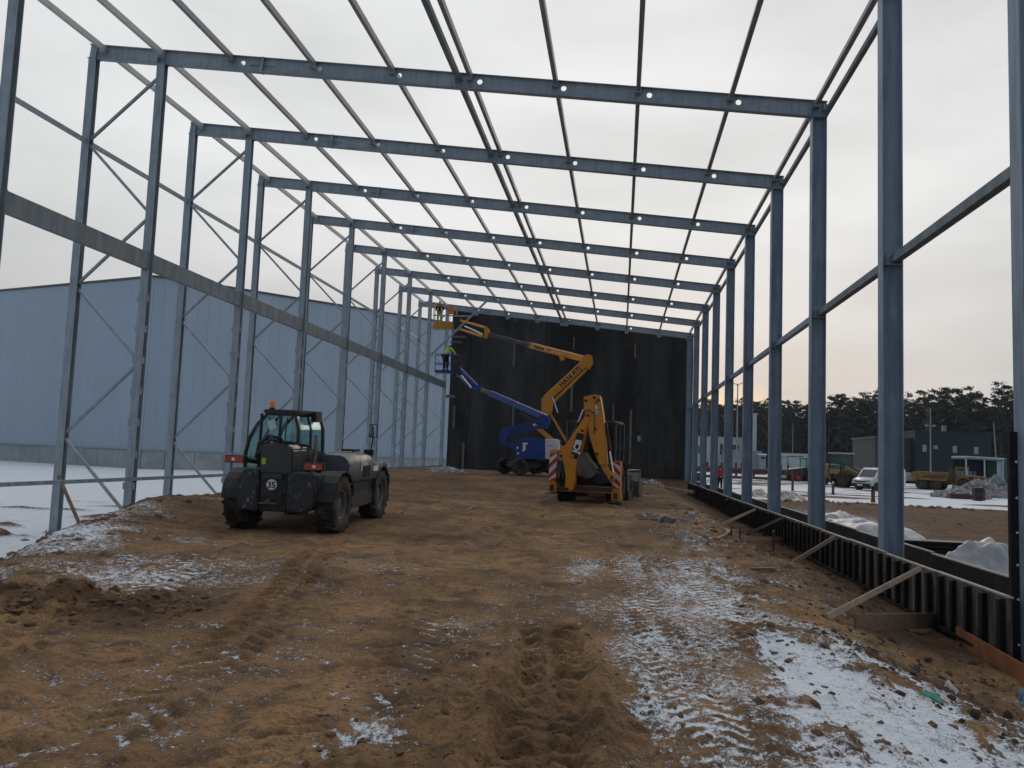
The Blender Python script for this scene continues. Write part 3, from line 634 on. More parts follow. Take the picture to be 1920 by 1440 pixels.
for k in range(-1, 9):
    y = FY(k)
    c = fo('column', mR, 'galv_blue', (XR, y, zR0)); fo('cap_plate', cap, 'galv_blue', (0, 0, 0), c); fo('stiffener', stR, 'galv_blue', (0, 0, 0), c); fo('base_plate', bp_, 'galv_blue', (0, 0, 0), c)
    if k < 0: continue
    c = fo('column', mI, 'galv', (XI, y, zI0)); fo('cap_plate', capI, 'galv', (0, 0, 0), c); fo('base_plate', bp_, 'galv', (0, 0, 0), c)
    for z in [.35+.93*i for i in range(7)]:
        for s in (-1, 1): fo('cleat', clm, 'galv', (s*.15, -.085, z-zI0), c)
    if k > 0:
        c = fo('column', mL, 'galv', (XL, y, zL0)); fo('cap_plate', capL, 'galv', (0, 0, 0), c); fo('base_plate', bp_, 'galv', (0, 0, 0), c)
    r = fo('rafter', mRaf, 'galv', (0, y, 0)); fo('splice_plate', spl, 'galv', (0, 0, 0), r)
    for s_ in wst: fo('stiffener', s_, 'galv', (0, 0, 0), r)
    for x in PURX: fo('purlin_cleat', clv[x], 'purlin_steel' if -14 < x < 5 else 'galv', (0, 0, 0), r)
    # lattice between the two left columns
    if k > 0:
        nodes = [(XI-.1, 12.93), (XL+.1, 10.80), (XI-.1, 8.50), (XL+.1, 6.30), (XI-.1, 4.02), (XL+.1, 1.75), (XI-.1, -.55)]
        for a, b in zip(nodes, nodes[1:]):
            d = .10 if b[1] < a[1] else 0
            m = MB(); m.bar((a[0], 0, a[1]-.1), (b[0], 0, b[1]+.1), .075, .075, (0, 1, 0)); fo('lattice_brace', m.mesh('lattice_brace'), 'galv', (0, y, 0))
# members running down the hall, one piece for each bay
RUNC = {}
def run(name, x, z, w, h, m, k0, k1, gap=0., tilt=True):
    key = (m, round(gap, 3), w, h, tilt); L = 6-2*gap
    if key not in RUNC:
        mb = MB(); mb.bar((0, -L/2, 0), (0, L/2, 0), w, h, EN if tilt else (0, 0, 1)); RUNC[key] = mb.mesh(name)
    for k in range(k0, k1): fo(name, RUNC[key], m, (x, FY(k)+3, z))
for x in PURX:
    lowered = x in (-4.94, 5.33, -16.2, -14.26); z = zt(x)-(.20 if lowered else .075)
    if x == 5.33: run('eaves_beam', x+.06, z-.02, .11, .17, 'galv_dull', 0, 8, .02)
    elif x < -14: run('eaves_beam', x, z+.06, .12, .16, 'tube_lit', 0, 8, .1)
    elif x == -4.94: run('purlin', x, z, .14, .15, 'galv_dull', 0, 8, .1)
    else: run('purlin', x, z, .115, .15, 'purlin_steel', 0, 8, .006)
run('girt', XL, 10.82, .11, .12, 'galv', 0, 8, .1, False)
run('girt', XI+.135, .56, .09, .10, 'galv_blue', 0, 8, .004, False)
for k in range(-1, 8):                                   # square rail between the right-hand columns
    a, b = FY(k)+.02, FY(k+1)-.02; m = MB(); m.bar((0, -(b-a)/2, 0), (0, (b-a)/2, 0), .15, .16); o = fo('side_rail', m.mesh('side_rail'), 'galv_dull' if k < 1 else 'galv_blue', (XR+.06, (a+b)/2, 5.76))
    e = MB(); e.box(-.15, .15, -.15, -.01, -.13, -.105); e.box(-.1, .1, -.02, -.005, -.12, .12); fo('cleat', e.mesh('cleat'), 'galv_blue', (-.06, (b-a)/2, 0), o)
ib = MB(); Lb = 5.74; ib.box(-.09, .09, -Lb/2, Lb/2, -.25, .25)
for yy in (-Lb/2-.012, Lb/2+.012): ib.box(-.11, .11, yy-.01, yy+.01, -.27, .27)
ib = ib.mesh('runway_beam')
for k in range(0, 8): fo('runway_beam', ib, 'galv_dull', (XI+.02, FY(k)+3, 7.07))
# knee brace and struts at the seventh frame
y7 = FY(7)
m = MB(); a, b = P(806, 668, y7), P(914, 563, y7); m.bar(a-Vector((0, y7, 0)), b-Vector((0, y7, 0)), .13, .13, (0, 1, 0)); fo('knee_brace', m.mesh('knee_brace'), 'galv', (0, y7, 0))
for (u0, v0, u1, v1) in ((812, 591, 882, 593), (812, 617, 852, 619)):
    m = MB(); a, b = P(u0, v0, y7), P(u1, v1, y7); m.bar(a-Vector((0, y7, 0)), b-Vector((0, y7, 0)), .09, .09, (0, 1, 0)); fo('strut', m.mesh('strut'), 'galv', (0, y7, 0))
pl = MB().box(-.16, .16, -.03, .03, -.13, .13).mesh('end_bracket')
for x in PURX[2:11]: fo('end_bracket', pl, 'galv', (x, 65.2, zt(x)-.42))

# ---------------------------------------------------------------- dark sheeted wall closing the far end
wall = thing('sheeted_end_wall', 'high black sheeted wall closing the far end of the hall frame', 'wall', (-4.3, 65.6, 0))
def sheet(x0, x1, z0, y, m, seed, ragged=.12):
    r = np.random.RandomState(seed); nxs, nzs = 14, 36; V, F = [], []
    for j in range(nzs+1):
        for i in range(nxs+1):
            x = x0+(x1-x0)*i/nxs; zt_ = zt(x)-.10+ragged*(r.rand()-.6); z = z0+(zt_-z0)*j/nzs
            dy = .10*float(fbm(np.array([x*1.0+seed*7]), np.array([z*.35]), 1., 3)[0])+.025*math.sin(x*5+z*.3+seed)
            V.append((x+4.3, y-65.6+dy, z))
    n = nxs+1; F = [(j*n+i, j*n+i+1, (j+1)*n+i+1, (j+1)*n+i) for j in range(nzs) for i in range(nxs)]
    me = bpy.data.meshes.new('sheet'); me.from_pydata(V, [], F); me.polygons.foreach_set('use_smooth', [True]*len(F))
    o = link('sheet', me, m, wall); md = o.modifiers.new('thickness', 'SOLIDIFY'); md.thickness = .02
    return o
xs = [-14.0, -12.6, -9.15, -6.4, -4.0, -1.1, 2.2, 5.4]
mats_ = ['tarp_black', 'tarp_grey', 'tarp_grey', 'tarp_black', 'tarp_black', 'tarp_black', 'tarp_black']
for i in range(7): sheet(xs[i]-.05, xs[i+1]+.12, -.5, 65.6+.06*(i % 2), mats_[i], i+1)
def wbox(name, u0, v0, u1, v1, y, t, m, par=wall):
    a, b = P(u0, v0, y), P(u1, v1, y); mm = MB(); mm.box(a.x+4.3, b.x+4.3, y-65.6, y-65.6+t, min(a.z, b.z), max(a.z, b.z)); return mm.build(name, m, par)
for (u, v0, v1) in ((967, 592, 602), (964, 640, 688), (962, 758, 800), (1076, 632, 655), (1072, 700, 772), (1191, 643, 672), (1182, 768, 870), (851, 760, 803), (868, 830, 880), (1150, 758, 790)):
    wbox('batten', u-1., v0, u+1., v1, 65.35, .03, 'batten')
for (u0, v0, u1, v1) in ((836, 740, 853, 746), (846, 629, 874, 633), (843, 640, 866, 643)): wbox('strut_end', u0, v0, u1, v1, 65.2, .08, 'batten')
# edge capping along the ragged top, and a torn dark flap
for i in range(20):
    x = -13.8+i*.97; m = MB(); l = rnd.uniform(.5, .95); m.obox((x+4.3+l/2, -.02, zt(x+l/2)-.04+rnd.uniform(-.05, .05)), (l/2, 0, -.05*l+rnd.uniform(-.02, .02)), (0, .09, 0), (0, 0, rnd.uniform(.04, .08))); m.build('edge_capping', rnd.choice(['batten', 'steel_worn', 'tarp_grey', 'steel_worn']), wall, bevel=.02)
m = MB(); a = P(936, 592, 65.3); m.py([(a.x+4.3, a.z), (a.x+4.3+.75, a.z-.02), (a.x+4.3+.7, a.z-.55), (a.x+4.3+.42, a.z-1.0), (a.x+4.3+.2, a.z-.6)], -.16, -.12); m.build('torn_flap', 'tarp_black', wall)

# ---------------------------------------------------------------- neighbouring warehouse
bld = thing('warehouse', 'big pale blue-grey panel warehouse behind the left columns, on snow', 'building', (-46, 76, -1.1))
top = 18.0; zg = -1.25
A, B_, C_ = PZ(-60, 552, top), PZ(290, 520, top), PZ(333, 525, top)
D_ = PZ(800, 600, top); D_ = C_+(D_-C_)*1.25
O = Vector((-46, 76, -1.1))
def facade(a, b, wpan):
    d = Vector((b.x-a.x, b.y-a.y, 0)); L = d.length; d.normalize(); nrm_ = Vector((d.y, -d.x, 0))
    if nrm_.dot(Vector((0, 0, 0))-Vector((a.x, a.y, 0))) < 0: nrm_ = -nrm_
    n = max(1, round(L/wpan)); pw = L/n; z0 = .75
    pm = MB(); pm.obox((0, 0, 0), d*(pw/2-.004), nrm_*.05, (0, 0, (top-z0)/2)); pm = pm.mesh('wall_panel', bevel=.006, seg=1)
    g = MB(); g.obox((0, 0, 0), d*(L/2), nrm_*.03, (0, 0, (top-z0)/2)); gm = g.build('wall_backing', 'panel_blue', bld); gm.location = Vector(((a.x+b.x)/2, (a.y+b.y)/2, (top+z0)/2))-O-nrm_*.06
    for i in range(n):
        c = Vector((a.x, a.y, 0))+d*(pw*(i+.5)); o = link('wall_panel', pm, 'panel_blue', bld); o.location = Vector((c.x, c.y, (top+z0)/2))-O
    mid = Vector(((a.x+b.x)/2, (a.y+b.y)/2, 0))
    npl = max(1, round(L/3.0)); pl_ = L/npl
    pp = MB(); pp.obox((0, 0, 0), d*(pl_/2-.02), nrm_*.12, (0, 0, (z0-.06-zg+.5)/2)); pp = pp.mesh('plinth_block', bevel=.02, seg=1)
    for i in range(npl):
        c = Vector((a.x, a.y, 0))+d*(pl_*(i+.5)); o = link('plinth_block', pp, 'plinth', bld); o.location = Vector((c.x, c.y, (z0-.06+zg-.5)/2))-O
    m = MB(); m.obox(mid+Vector((0, 0, top+.09))-O, d*(L/2+.1), nrm_*.18, (0, 0, .11)); m.build('roof_flashing', 'flashing', bld)
    m = MB(); m.obox(mid+Vector((0, 0, z0-.02))-O+nrm_*.1, d*(L/2), nrm_*.12, (0, 0, .03)); m.build('drip_flashing', 'galv_dull', bld)
facade(A, B_, 1.1); facade(B_, C_, 1.1); facade(C_, D_, 1.1)
m = MB(); back = Vector((-30, 60, 0)); m.add([Vector((p.x, p.y, top))-O for p in (A, B_, C_, D_)]+[Vector((D_.x-40, D_.y+40, top))-O, Vector((A.x-10, A.y+60, top))-O], [(0, 1, 2, 3, 4, 5)]); m.build('roof', 'flashing', bld)
# ---------------------------------------------------------------- telehandler, rear towards us
def arc_fender(x0, x1, yc, zc, R, a0, a1, th=.03, n=10):
    m = MB(); pts = [(yc+R*math.cos(t), zc+R*math.sin(t)) for t in np.linspace(a0, a1, n)]+[(yc+(R+th)*math.cos(t), zc+(R+th)*math.sin(t)) for t in np.linspace(a1, a0, n)]
    return m.px(pts, x0, x1)
T = thing('telehandler', 'dark grey telehandler with orange beacon parked on the mud, its rear towards us', 'telehandler', (-6.70, 17.5, .03), .0)
T.rotation_euler = (.03, 0, .015); T.location.z = (ground_z(-7.6, 16.1)+ground_z(-5.8, 16.1)+ground_z(-7.6, 18.9)+ground_z(-5.8, 18.9))/4-.03
m = MB(); m.box(-.45, .45, -1.75, 2.1, .48, .9); m.box(-.3, .3, -1.9, 2.3, .6, 1.1); m.build('chassis', 'black_paint', T, bevel=.02)
for y in (-1.4, 1.4):
    m = MB(); m.cyl((-.8, y, .58), (.8, y, .58), .11, n=12); m.cyl((-.12, y, .58), (.12, y, .58), .22, n=14); m.build('axle', 'black_paint', T, smooth=True)
    for s in (-1, 1):
        wheel(T, (s*.94, y, .58), .585, .43, .31, 15, axis=(s, 0, 0), rim='rim_grey')
        arc_fender(s*.70, s*1.17, y, .62, .60, RAD(8 if y < 0 else 15), RAD(176)).build('fender', 'black_paint', T, bevel=.01)
m = MB(); m.py([(-.80, .56), (-.72, .47), (-.36, .45), (-.36, 1.25), (-.66, 1.26), (-.80, 1.06)], -2.12, -1.5); m.build('counterweight_block', 'scuffed', T, bevel=.03, smooth=True)
m = MB(); m.py([(.22, .45), (.62, .45), (.78, .58), (.84, 1.12), (.84, 1.18), (.22, 1.22)], -2.12, -1.5); m.build('counterweight_block', 'scuffed', T, bevel=.03, smooth=True)
m = MB(); m.box(-.355, .215, -2.06, -1.5, .44, 1.2); rb = m.build('rear_plate', 'black_paint', T, bevel=.02)
m = MB(); m.box(-.30, .14, -2.085, -2.06, .58, .83); m.build('hitch_recess', 'black_paint', rb, bevel=.01)
m = MB(); m.cyl((-.12, -2.22, .66), (-.12, -2.1, .66), .035); m.box(-.3, .06, -2.2, -2.12, .6, .63); m.build('tow_hitch', 'steel_worn', rb)
# boom, its heel standing above the counterweight
m = MB(); m.py([(-.38, 1.18), (.30, 1.18), (.30, 1.66), (.22, 1.75), (-.32, 1.75), (-.38, 1.70)], -2.06, -1.2); bh = m.build('boom_heel', 'dark_grey', T, bevel=.03, smooth=True)
m = MB(); m.py([(-.30, 1.18), (.12, 1.18), (.14, 1.09), (-.28, 1.09)], -2.13, -1.9); m.build('heel_cover', 'dark_grey', bh, bevel=.02)
m = MB(); m.bar((.14, -1.3, 1.5), (.16, 2.9, .95), .34, .40); bo = m.build('boom', 'dark_grey', T, bevel=.02)
m = MB(); m.bar((.16, 2.8, .97), (.16, 3.3, .8), .26, .3); m.box(-.5, .8, 3.25, 3.35, .25, .95); m.build('carriage', 'black_paint', bo)
m = MB(); m.box(-.33, -.25, -2.075, -2.05, 1.36, 1.48); m.build('warning_label', 'label_yellow', bh); 
m = MB(); m.tube([(-.40+.21*math.sin(t)*.5, -1.75+.1*math.cos(t), 1.72+.2*math.sin(t+.6)) for t in np.linspace(-.4, 3.6, 12)], .028, 8); m.tube([(-.44, -1.8, 1.3), (-.55, -1.85, 1.5), (-.55, -1.75, 1.75), (-.40, -1.6, 1.92), (-.22, -1.45, 1.86), (-.15, -1.4, 1.7)], .035, 8)
m.tube([(-.40, -1.8, 1.3), (-.48, -1.9, 1.55), (-.46, -1.8, 1.74), (-.34, -1.6, 1.84), (-.2, -1.4, 1.78)], .028, 8); m.tube([(-.3, -1.5, 1.74), (0, -1.5, 1.79), (.4, -1.4, 1.72)], .03, 8); m.build('hydraulic_hose', 'hose', T, smooth=True)
m = MB(); m.tube([(.46, -1.35, 1.25), (.47, -1.3, 1.6), (.46, -1.25, 1.8), (.42, -1.15, 1.93)], .042, 10); m.build('exhaust_pipe', 'steel_worn', T, smooth=True)
# cab on the left
cab_sec = lambda: [(-1.10, 1.02), (-1.12, 1.5), (-1.04, 1.85), (-.90, 2.14), (-.68, 2.37), (-.10, 2.37), (.0, 2.05), (.02, 1.02)]
YC0, YC1 = -1.12, .42
m = MB()
m.box(-1.10, .01, YC0, YC1, .82, 1.06); m.build('cab_base', 'black_paint', T, bevel=.02)
cf = MB()
for y in (YC0, YC0+.75, YC1):
    pts = [(x, y*(1 if z < 2 else .95), z) for x, z in cab_sec()]; cf.tube(pts, .042 if y != YC0+.75 else .03, 8)
for x, z in ((-.70, 2.37), (-.10, 2.37), (.01, 1.5), (-1.11, 1.42)): cf.tube([(x, YC0+.02, z), (x, YC1-.02, z)], .035, 8)
for x in (-.82, -.40): cf.tube([(x, YC0, 1.0), (x+.02, YC0+.02, 2.37)], .035, 8)
cfo = cf.build('cab_frame', 'black_paint', T, smooth=True)
m = MB(); m.pz([(-.76, YC0-.04), (-.06, YC0-.04), (.0, YC0+.12), (.0, YC1-.08), (-.10, YC1+.06), (-.70, YC1+.06), (-.78, YC1-.08)], 2.37, 2.46); m.build('roof', 'black_paint', T, bevel=.03, smooth=True)
m = MB(); m.box(-.02, .10, -.35, .05, 2.22, 2.44); m.build('work_lamp', 'black_paint', T, bevel=.02)
def pane(pts, par, gl='cab_glass', t=.006, name='window_pane'):
    pts = [Vector(p) for p in pts]; n = (pts[1]-pts[0]).cross(pts[-1]-pts[0]).normalized()*t
    m = MB(); k = len(pts); m.add([p-n for p in pts]+[p+n for p in pts], [tuple(range(k-1, -1, -1)), tuple(range(k, 2*k))]+[(i, (i+1) % k, k+(i+1) % k, k+i) for i in range(k)]); return m.build(name, gl, par)
pane([(x, YC0+.01, z) for x, z in cab_sec()], T); pane([(x, YC1-.01, z) for x, z in cab_sec()], T)
for (a, b), (c, d) in (((-1.105, 1.1), (-1.12, 1.5)), ((-1.12, 1.5), (-1.04, 1.85)), ((-1.04, 1.85), (-.90, 2.14)), ((-.90, 2.14), (-.68, 2.36)), ((.02, 1.1), (.0, 2.05)), ((.0, 2.05), (-.10, 2.36))):
    pane([(a, YC0+.04, b), (a, YC1-.03, b), (c, YC1-.03, d), (c, YC0+.04, d)], T)
m = MB(); m.box(-.80, -.32, -.65, -.15, 1.06, 1.35); m.box(-.78, -.34, -.72, -.58, 1.3, 1.80); m.build('seat', 'black_paint', T, bevel=.05, smooth=True)
m = MB(); m.lathe([(.17, -.015), (.185, 0), (.17, .015), (.155, 0), (.17, -.015)], (-.56, .08, 1.62), (0, -.6, .8), 18); m.tube([(-.56, .3, 1.1), (-.56, .1, 1.6)], .03); m.build('steering_wheel', 'hose', T, smooth=True)
m = MB(); m.tube([(-.66, YC0+.05, 2.3), (-.56, YC0-.04, 2.2)], .012); m.obox((-.53, YC0-.05, 2.14), (.08, 0, .03), (0, .02, 0), (-.03, 0, .10)); m.build('cab_mirror', 'mirror', T)
m = MB(); m.tube([(-.22, YC0-.04, 2.3), (-.26, YC0-.05, 1.6)], .014); m.build('wiper', 'hose', T)
b = MB(); b.cyl((-.62, -1.02, 2.44), (-.62, -1.02, 2.5), .06, n=14); b = b.build('beacon_base', 'black_paint', T, smooth=True)
m = MB(); m.lathe([(.058, 0), (.058, .10), (.045, .14), (.0, .15)], (-.62, -1.02, 2.5), (0, 0, 1), 16); m.build('beacon', 'amber_lamp', T, smooth=True)
# engine pod on the right
e = MB(); rings = []
for y, zt_, xr in ((-1.02, 1.36, 1.06), (-.94, 1.55, 1.10), (-.3, 1.60, 1.14), (.55, 1.58, 1.15), (.95, 1.46, 1.14), (1.30, 1.10, 1.10)):
    rings.append([Vector((x, y, z)) for x, z in [(.50, .98), (.50, zt_), (.90, zt_-.01), (xr-.08, zt_-.07), (xr, zt_-.2), (xr, .98)]])
e.loft(rings); en = e.build('engine_cover', 'dark_grey', T, bevel=.02, smooth=True)
for i in range(5): MB().box(1.143, 1.156, -.1+.11*i, -.04+.11*i, 1.06, 1.30).build('vent_slot', 'black_paint', en)
MB().box(.52, 1.08, -.9, 1.2, .70, .975).build('engine_sill', 'black_paint', T, bevel=.02)
m = MB(); m.obox((.78, -.30, 1.607), (.13, .02, -.002), (0, .022, 0), (0, 0, .006)); m.obox((1.15, -.28, 1.30), (.006, 0, 0), (0, .022, .0), (0, 0, .1)); m.build('trim_strip', 'lettering_white', en)
m = MB(); m.box(.58, .88, .0, .45, 1.595, 1.65); m.build('air_intake', 'black_paint', en, bevel=.01)
m = MB(); m.box(1.146, 1.158, .62, .98, 1.16, 1.27); m.build('maker_plate', 'lettering_white', en)
m = MB(); m.box(.6, 1.1, -.75, .9, .42, .78); m.build('tool_box', 'dark_grey', T, bevel=.03)
m = MB(); m.px([(.9, .7), (2.2, .9), (2.4, 1.1), (2.3, 1.3), (1.2, 1.2), (.9, 1.05)], .55, 1.0); m.build('front_guard', 'dark_grey', T, bevel=.03)
for s, z in ((-1, 1.44), (1, 1.35)):
    x0, x1 = (-1.08, -.70) if s < 0 else (.54, .92)
    m = MB(); m.box(x0-.02, x1+.02, -2.06, -1.97, z-.075, z+.075); m.bar(((x0+x1)/2, -1.98, z), (s*.5, -1.6, z-.08), .06, .08); br = m.build('lamp_bracket', 'black_paint', T)
    m = MB(); m.box(x0, x1, -2.10, -2.06, z-.06, z+.06); tl = m.build('tail_lamp', 'red_lamp', T, bevel=.012)
    m = MB(); m.box((x0+x1)/2+s*.02-.03, (x0+x1)/2+s*.02+.03, -2.105, -2.09, z-.03, z+.03); m.build('reversing_lens', 'lettering_white', tl)
mp_ = P(703, 812, 19.2)-Vector(T.location); lp = P(694, 852, 19.0)-Vector(T.location)
m = MB(); m.tube([(1.0, 1.4, 1.2), (mp_.x-.05, mp_.y, 1.5), (mp_.x, mp_.y, mp_.z-.1)], .018, 8); m.obox(mp_, (.10, 0, 0), (0, .03, 0), (0, 0, .16)); mo = m.build('wing_mirror', 'mirror_case', T, bevel=.01)
m = MB(); m.obox(mp_-Vector((0, .034, 0)), (.085, 0, 0), (0, .004, 0), (0, 0, .145)); m.build('mirror_glass', 'mirror', mo)
m = MB(); m.obox(lp, (.11, 0, 0), (0, .07, 0), (0, 0, .07)); m.tube([lp, (lp.x-.02, lp.y, lp.z-.5)], .02); m.build('front_lamp', 'mirror_case', T, bevel=.015)
m = MB(); m.cyl((-.10, -2.09, .97), (-.10, -2.062, .97), .105, n=28); sg = m.build('speed_sticker', 'lettering_white', T)
text('lettering', '35', .17, sg, (-.10, -2.093, .955), (1, 0, 0), (0, 0, 1), 'lettering_black', .004)
m = MB(); m.cyl((.815, -1.7, .74), (.835, -1.7, .74), .085, n=24); sg = m.build('speed_sticker', 'lettering_white', T)
text('lettering', '6', .13, sg, (.838, -1.7, .74), (0, 1, 0), (0, 0, 1), 'lettering_black', .004)

# ---------------------------------------------------------------- backhoe loader, hoe towards us
jx, jy = -1.20, 28.4
J = thing('backhoe_loader', 'yellow backhoe loader with folded digging arm and striped stabilisers, rear towards us', 'backhoe loader', (jx, jy, .02), RAD(-11))
q = lambda x, y: ((x-660)/320, (1335-y)/320)
def hoe(poly, y0, y1, name, m, par, bevel=.03): return MB().py([q(*p) for p in poly], y0, y1).build(name, m, par, bevel=bevel, smooth=True)
m = MB(); m.box(-.5, .5, .3, 4.4, .55, 1.15); m.build('chassis', 'black_paint', J, bevel=.03)
for s in (-1, 1):
    wheel(J, (s*.88, 1.0, .72), .74, .46, .36, 16, axis=(s, 0, 0), rim='rim_grey'); wheel(J, (s*.85, 3.2, .52), .52, .36, .27, 14, axis=(s, 0, 0), rim='rim_grey')
    arc_fender(s*.62, s*1.14, 1.0, .74, .80, RAD(5), RAD(175), .04).build('fender', 'black_paint', J, bevel=.01)
m = MB(); m.cyl((-.8, 1, .72), (.8, 1, .72), .14); m.build('axle', 'black_paint', J)
# rear frame, stabilisers with warning boards
m = MB(); m.box(-1.05, 1.05, .0, .22, .46, .70); m.box(-1.05, 1.05, .02, .20, 1.02, 1.14); rf = m.build('hoe_frame', 'jcb_yellow', J, bevel=.02)
m = MB(); m.box(-1.02, 1.02, -.012, .0, .50, .66); m.build('frame_grime', 'steel_worn', rf)
for s in (-1, 1):
    xo = s*1.12; zb, ztp = (.42, 1.80) if s < 0 else (.24, 1.58)
    m = MB(); m.box(xo-.14, xo+.14, -.10, .18, zb, ztp); m.box(xo-.16, xo+.16, -.12, .2, zb, zb+.32)
    if s < 0: m.obox((xo+.03, .03, ztp+.03), (.15, 0, 0), (0, .14, 0), (0, 0, .06))
    st = m.build('stabiliser', 'jcb_yellow', J, bevel=.025, smooth=True)
    m = MB(); m.box(xo-.08, xo+.06, -.135, -.11, zb+.06, zb+.26); m.build('pocket', 'black_paint', st)
    m = MB(); m.box(xo-.24, xo+.24, -.18, .26, zb-.07, zb-.02); m.cyl((xo, .04, zb-.05), (xo, .04, zb+.02), .06); m.build('foot', 'steel_worn', st)
    z0, z1 = zb+.40, ztp-.03; x0, x1 = xo-.13, xo+.13
    m = MB(); m.box(x0, x1, -.125, -.105, z0, z1); bd = m.build('warning_board', 'white_paint', st)
    H = z1-z0; wdt = x1-x0; n = 0
    for i in range(-1, 4):      # red diagonal stripes
        a = i*.36+.05
        pts = []
        def zc(x, k): return z0+a+k+(x-x0 if s < 0 else x1-x)*1.0
        poly = [(x0, zc(x0, 0)), (x1, zc(x1, 0)), (x1, zc(x1, .17)), (x0, zc(x0, .17))]
        poly = [(x, min(max(z, z0+.002), z1-.002)) for x, z in poly]
        if max(p[1] for p in poly)-min(p[1] for p in poly) > .05: MB().py(poly, -.131, -.125).build('stripe', 'red_paint', bd)
# digging arm: boom, dipper, link, bucket
boom = hoe([(500, 1165), (520, 1178), (560, 1172), (592, 1140), (605, 1060), (622, 900), (650, 760), (720, 480), (765, 330), (735, 300), (690, 330), (680, 370), (560, 550), (450, 715), (436, 790), (470, 900), (490, 1010), (490, 1130)], -.62, -.34, 'hoe_boom', 'jcb_yellow', J)
m = MB(); m.py([q(*p) for p in [(536, 808), (616, 828), (690, 556), (610, 536)]], -.632, -.618); pl_ = m.build('name_plate', 'lettering_black', boom)
bx_, bz_ = q(600, 690); bx2, bz2 = q(640, 570); bd = Vector((34, 0, 125)).normalized()
o_ = Vector((bx_+.055, -.636, bz_+.01)); text('lettering', 'JCB', .30, pl_, o_, bd, Vector((-bd.z, 0, bd.x)), 'lettering_white', .012)
m = MB(); a_ = q(566, 790); m.box(a_[0]-.05, a_[0]+.04, -.637, -.63, a_[1]-.06, a_[1]+.05); m.build('emblem', 'jcb_yellow', pl_)
dip = hoe([(664, 150), (690, 138), (800, 116), (845, 130), (860, 200), (885, 330), (905, 480), (945, 880), (862, 880), (800, 740), (738, 560), (712, 420), (690, 330), (672, 270)], -.60, -.30, 'dipper', 'jcb_yellow', J)
m = MB(); m.py([q(*p) for p in [(780, 205), (815, 190), (848, 330), (810, 345)]], -.612, -.598); pl2 = m.build('model_plate', 'lettering_black', dip)
x_, z_ = q(816, 285); d2 = Vector((30, 0, -138)).normalized(); text('lettering', 'MUX', .145, pl2, (x_, -.618, z_), d2, Vector((-d2.z, 0, d2.x)), 'lettering_white', .006)
x_, z_ = q(800, 218); m = MB(); m.box(x_-.04, x_+.04, -.62, -.61, z_-.05, z_+.04); m.build('emblem', 'jcb_yellow', pl2)
hoe([(862, 880), (945, 880), (962, 930), (1015, 975), (1030, 1020), (1005, 1068), (960, 1060), (948, 995), (912, 960)], -.55, -.36, 'dipper_end', 'jcb_yellow', J)
for (x, y) in ((693, 188), (718, 350), (785, 155), (833, 182), (668, 515), (435, 795), (517, 1150), (832, 760), (805, 490), (968, 1040), (1003, 1005)):
    a, z = q(x, y); m = MB(); m.cyl((a, -.66, z), (a, -.28, z), .048, n=12); m.build('pivot_pin', 'black_paint', dip if x > 700 else boom, smooth=True)
bk = MB(); prof = [(690, 745), (735, 815), (815, 905), (835, 955), (822, 995), (780, 1022), (722, 1032), (660, 1006), (625, 960), (622, 870), (648, 765)]
bk.py([q(*p) for p in prof], -.72, -.05); bko = bk.build('bucket', 'steel_worn', J, bevel=.03, smooth=True)
for i in range(5): m = MB(); a, z = q(835, 950); m.obox((a+.05, -.68+.15*i, z-.02), (.07, 0, -.03), (0, .03, 0), (.01, 0, .025)); m.build('bucket_tooth', 'steel_worn', bko)
hoe([(800, 930), (905, 900), (960, 960), (950, 1060), (870, 1090), (800, 1050)], -.5, -.3, 'bucket_link', 'black_paint', J)
def ram(p0, p1, r, m='chrome', y=-.5, par=J, name='ram'):
    a, b = q(*p0), q(*p1); return MB().cyl((a[0], y, a[1]), (b[0], y, b[1]), r, n=12).build(name, m, par, smooth=True)
ram((662, 280), (592, 458), .022); ram((610, 420), (560, 560), .05, 'black_paint'); ram((965, 730), (1008, 955), .028); ram((905, 420), (968, 735), .055, 'black_paint', -.42)
m = MB(); m.tube([(*[q(790, 340)[0]], -.63, q(790, 340)[1]), (q(800, 440)[0], -.66, q(800, 440)[1]), (q(795, 550)[0], -.63, q(795, 550)[1])], .014); m.tube([(q(690, 300)[0], -.6, q(690, 300)[1]), (q(740, 290)[0], -.68, q(740, 290)[1]), (q(790, 325)[0], -.62, q(790, 325)[1])], .018)
m.build('hydraulic_hose', 'hose', dip, smooth=True)
# kingpost with its tangle of hoses
m = MB(); a, z = q(430, 980); m.cyl((a, .0, .55), (a, .0, 1.62), .14, n=14); m.box(a-.2, a+.22, -.2, .1, .6, .8); m.box(a-.2, a+.22, -.2, .1, 1.3, 1.55); kp = m.build('kingpost', 'steel_worn', J, smooth=True)
for i in range(12):
    r = random.Random(i); xx = a+r.uniform(-.16, .14); MB().tube([(xx, -.2, .62+r.uniform(0, .2)), (xx+r.uniform(-.1, .1), -.34-r.uniform(0, .1), .95), (xx+r.uniform(-.12, .12), -.3, 1.25), (xx+r.uniform(-.1, .2), -.15, 1.5+r.uniform(0, .15))], .026, 6).build('hydraulic_hose', 'hose' if i % 3 else 'steel_worn', kp, smooth=True)
m = MB(); m.lathe([(.0, -.08), (.12, -.06), (.15, 0), (.12, .06), (0, .08)], (a-.02, -.25, 1.62), (0, 1, 0), 14); m.build('slew_cover', 'wall_grey', kp, smooth=True)
